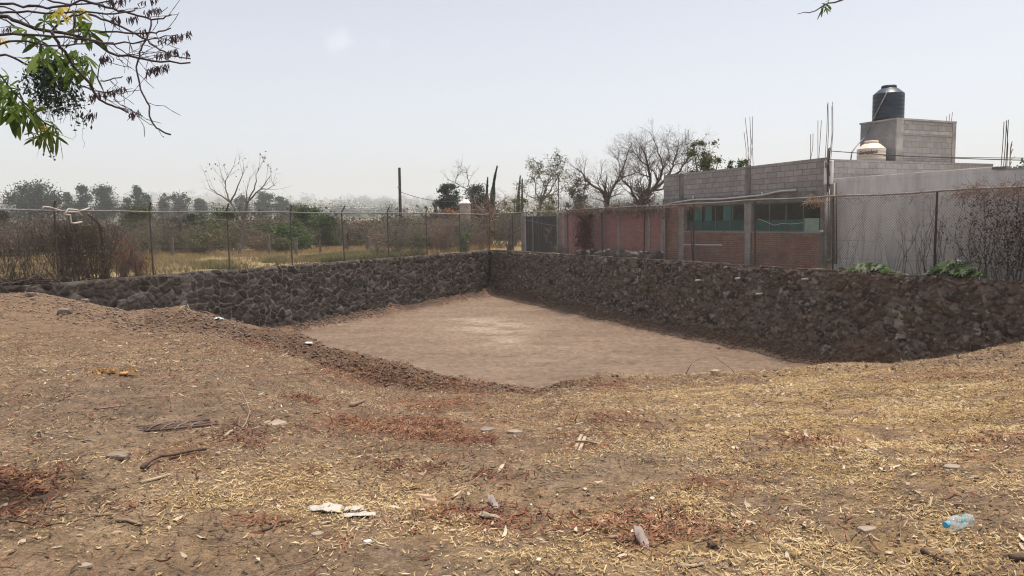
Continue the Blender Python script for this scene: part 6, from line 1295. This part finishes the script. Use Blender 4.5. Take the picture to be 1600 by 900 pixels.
husk('small dark curled husk right of the grey bark piece', 1118, 858, .09, .035, .8, MT_woodd, 8)
# plastic bottle
g = gp(1492, 832); bt = thing('plastic_bottle', 'crumpled clear plastic bottle with a blue cap lying in the straw at the lower right', 'bottle', g)
bm_, t_, o_ = _new('bottle_plastic'); tr = t_.nodes.new('ShaderNodeBsdfTransparent'); tr.inputs[0].default_value = (.93, .97, .985, 1); pb = t_.nodes.new('ShaderNodeBsdfPrincipled'); pb.inputs['Base Color'].default_value = (.58, .68, .72, 1); pb.inputs['Roughness'].default_value = .12; pb.inputs['Specular IOR Level'].default_value = .8
lw = t_.nodes.new('ShaderNodeLayerWeight'); lw.inputs[0].default_value = .45; mr = t_.nodes.new('ShaderNodeMapRange'); mr.inputs[3].default_value = .09; mr.inputs[4].default_value = .5; t_.links.new(lw.outputs[1], mr.inputs[0]); mx = t_.nodes.new('ShaderNodeMixShader'); t_.links.new(mr.outputs[0], mx.inputs[0]); t_.links.new(tr.outputs[0], mx.inputs[1]); t_.links.new(pb.outputs[0], mx.inputs[2]); t_.links.new(mx.outputs[0], o_.inputs[0])
prof = [(0.002, .0), (.024, .001), (.030, .008)]
for i in range(9): zz = .02+i*.012; prof += [(.0315, zz), (.0295, zz+.006)]
prof += [(.031, .135), (.029, .15), (.02, .172), (.0135, .18), (.0135, .186)]
mb = MB().lathe(prof, (0, 0, 0), 28); V = mb.V[0]; th = np.arctan2(V[:, 1], V[:, 0]); dent = .006*np.sin(V[:, 2]*60+2*th)*sstep(.01, .05, V[:, 2])*sstep(.17, .13, V[:, 2]); V[:, 0] += dent*np.cos(th); V[:, 1] += dent*np.sin(th)
body = mb.build('bottle_body', bm_, bt, smooth=True)
cap = MB().lathe([(.0165, .182), (.0165, .202), (.014, .204), (.001, .204)], (0, 0, 0), 24).build('cap', M('blue_cap', [(.05, .27, .46), (.08, .34, .54)], 5, .4, spec=.5), bt, smooth=False)
for k, (z, a0, a1, hh) in enumerate(((.075, .9, 1.5, .014), (.098, 1.0, 1.6, .012), (.112, 2.0, 2.4, .01), (.06, 2.2, 2.5, .012))):
    n = 6; V = [(.0322*math.cos(a), .0322*math.sin(a), zz) for zz in (z, z+hh) for a in np.linspace(a0+.9, a1+.9, n)]
    MB().add(V, [(i, i+1, n+i+1, n+i) for i in range(n-1)]).build('label_patch', MATS.get('teal_ink') or M('teal_ink', [(.0, .25, .22), (.01, .33, .29)], 5, .5), bt)
dv = gp(1468, 832)-gp(1516, 818); yaw = math.atan2(dv.y, dv.x); bt.rotation_mode = 'QUATERNION'; bt.rotation_quaternion = (Matrix.Rotation(yaw, 3, 'Z') @ Matrix.Rotation(rad(88), 3, 'Y')).to_quaternion()
gb = gp(1516, 822); bt.location = gb+Vector((0, 0, .034))
slab('pale_scrap', 'pale scrap at the pit edge under the arched twig', 1117, 584, .26, .12, .05, .2, MT_woodp, 961, 'rubbish', .02)
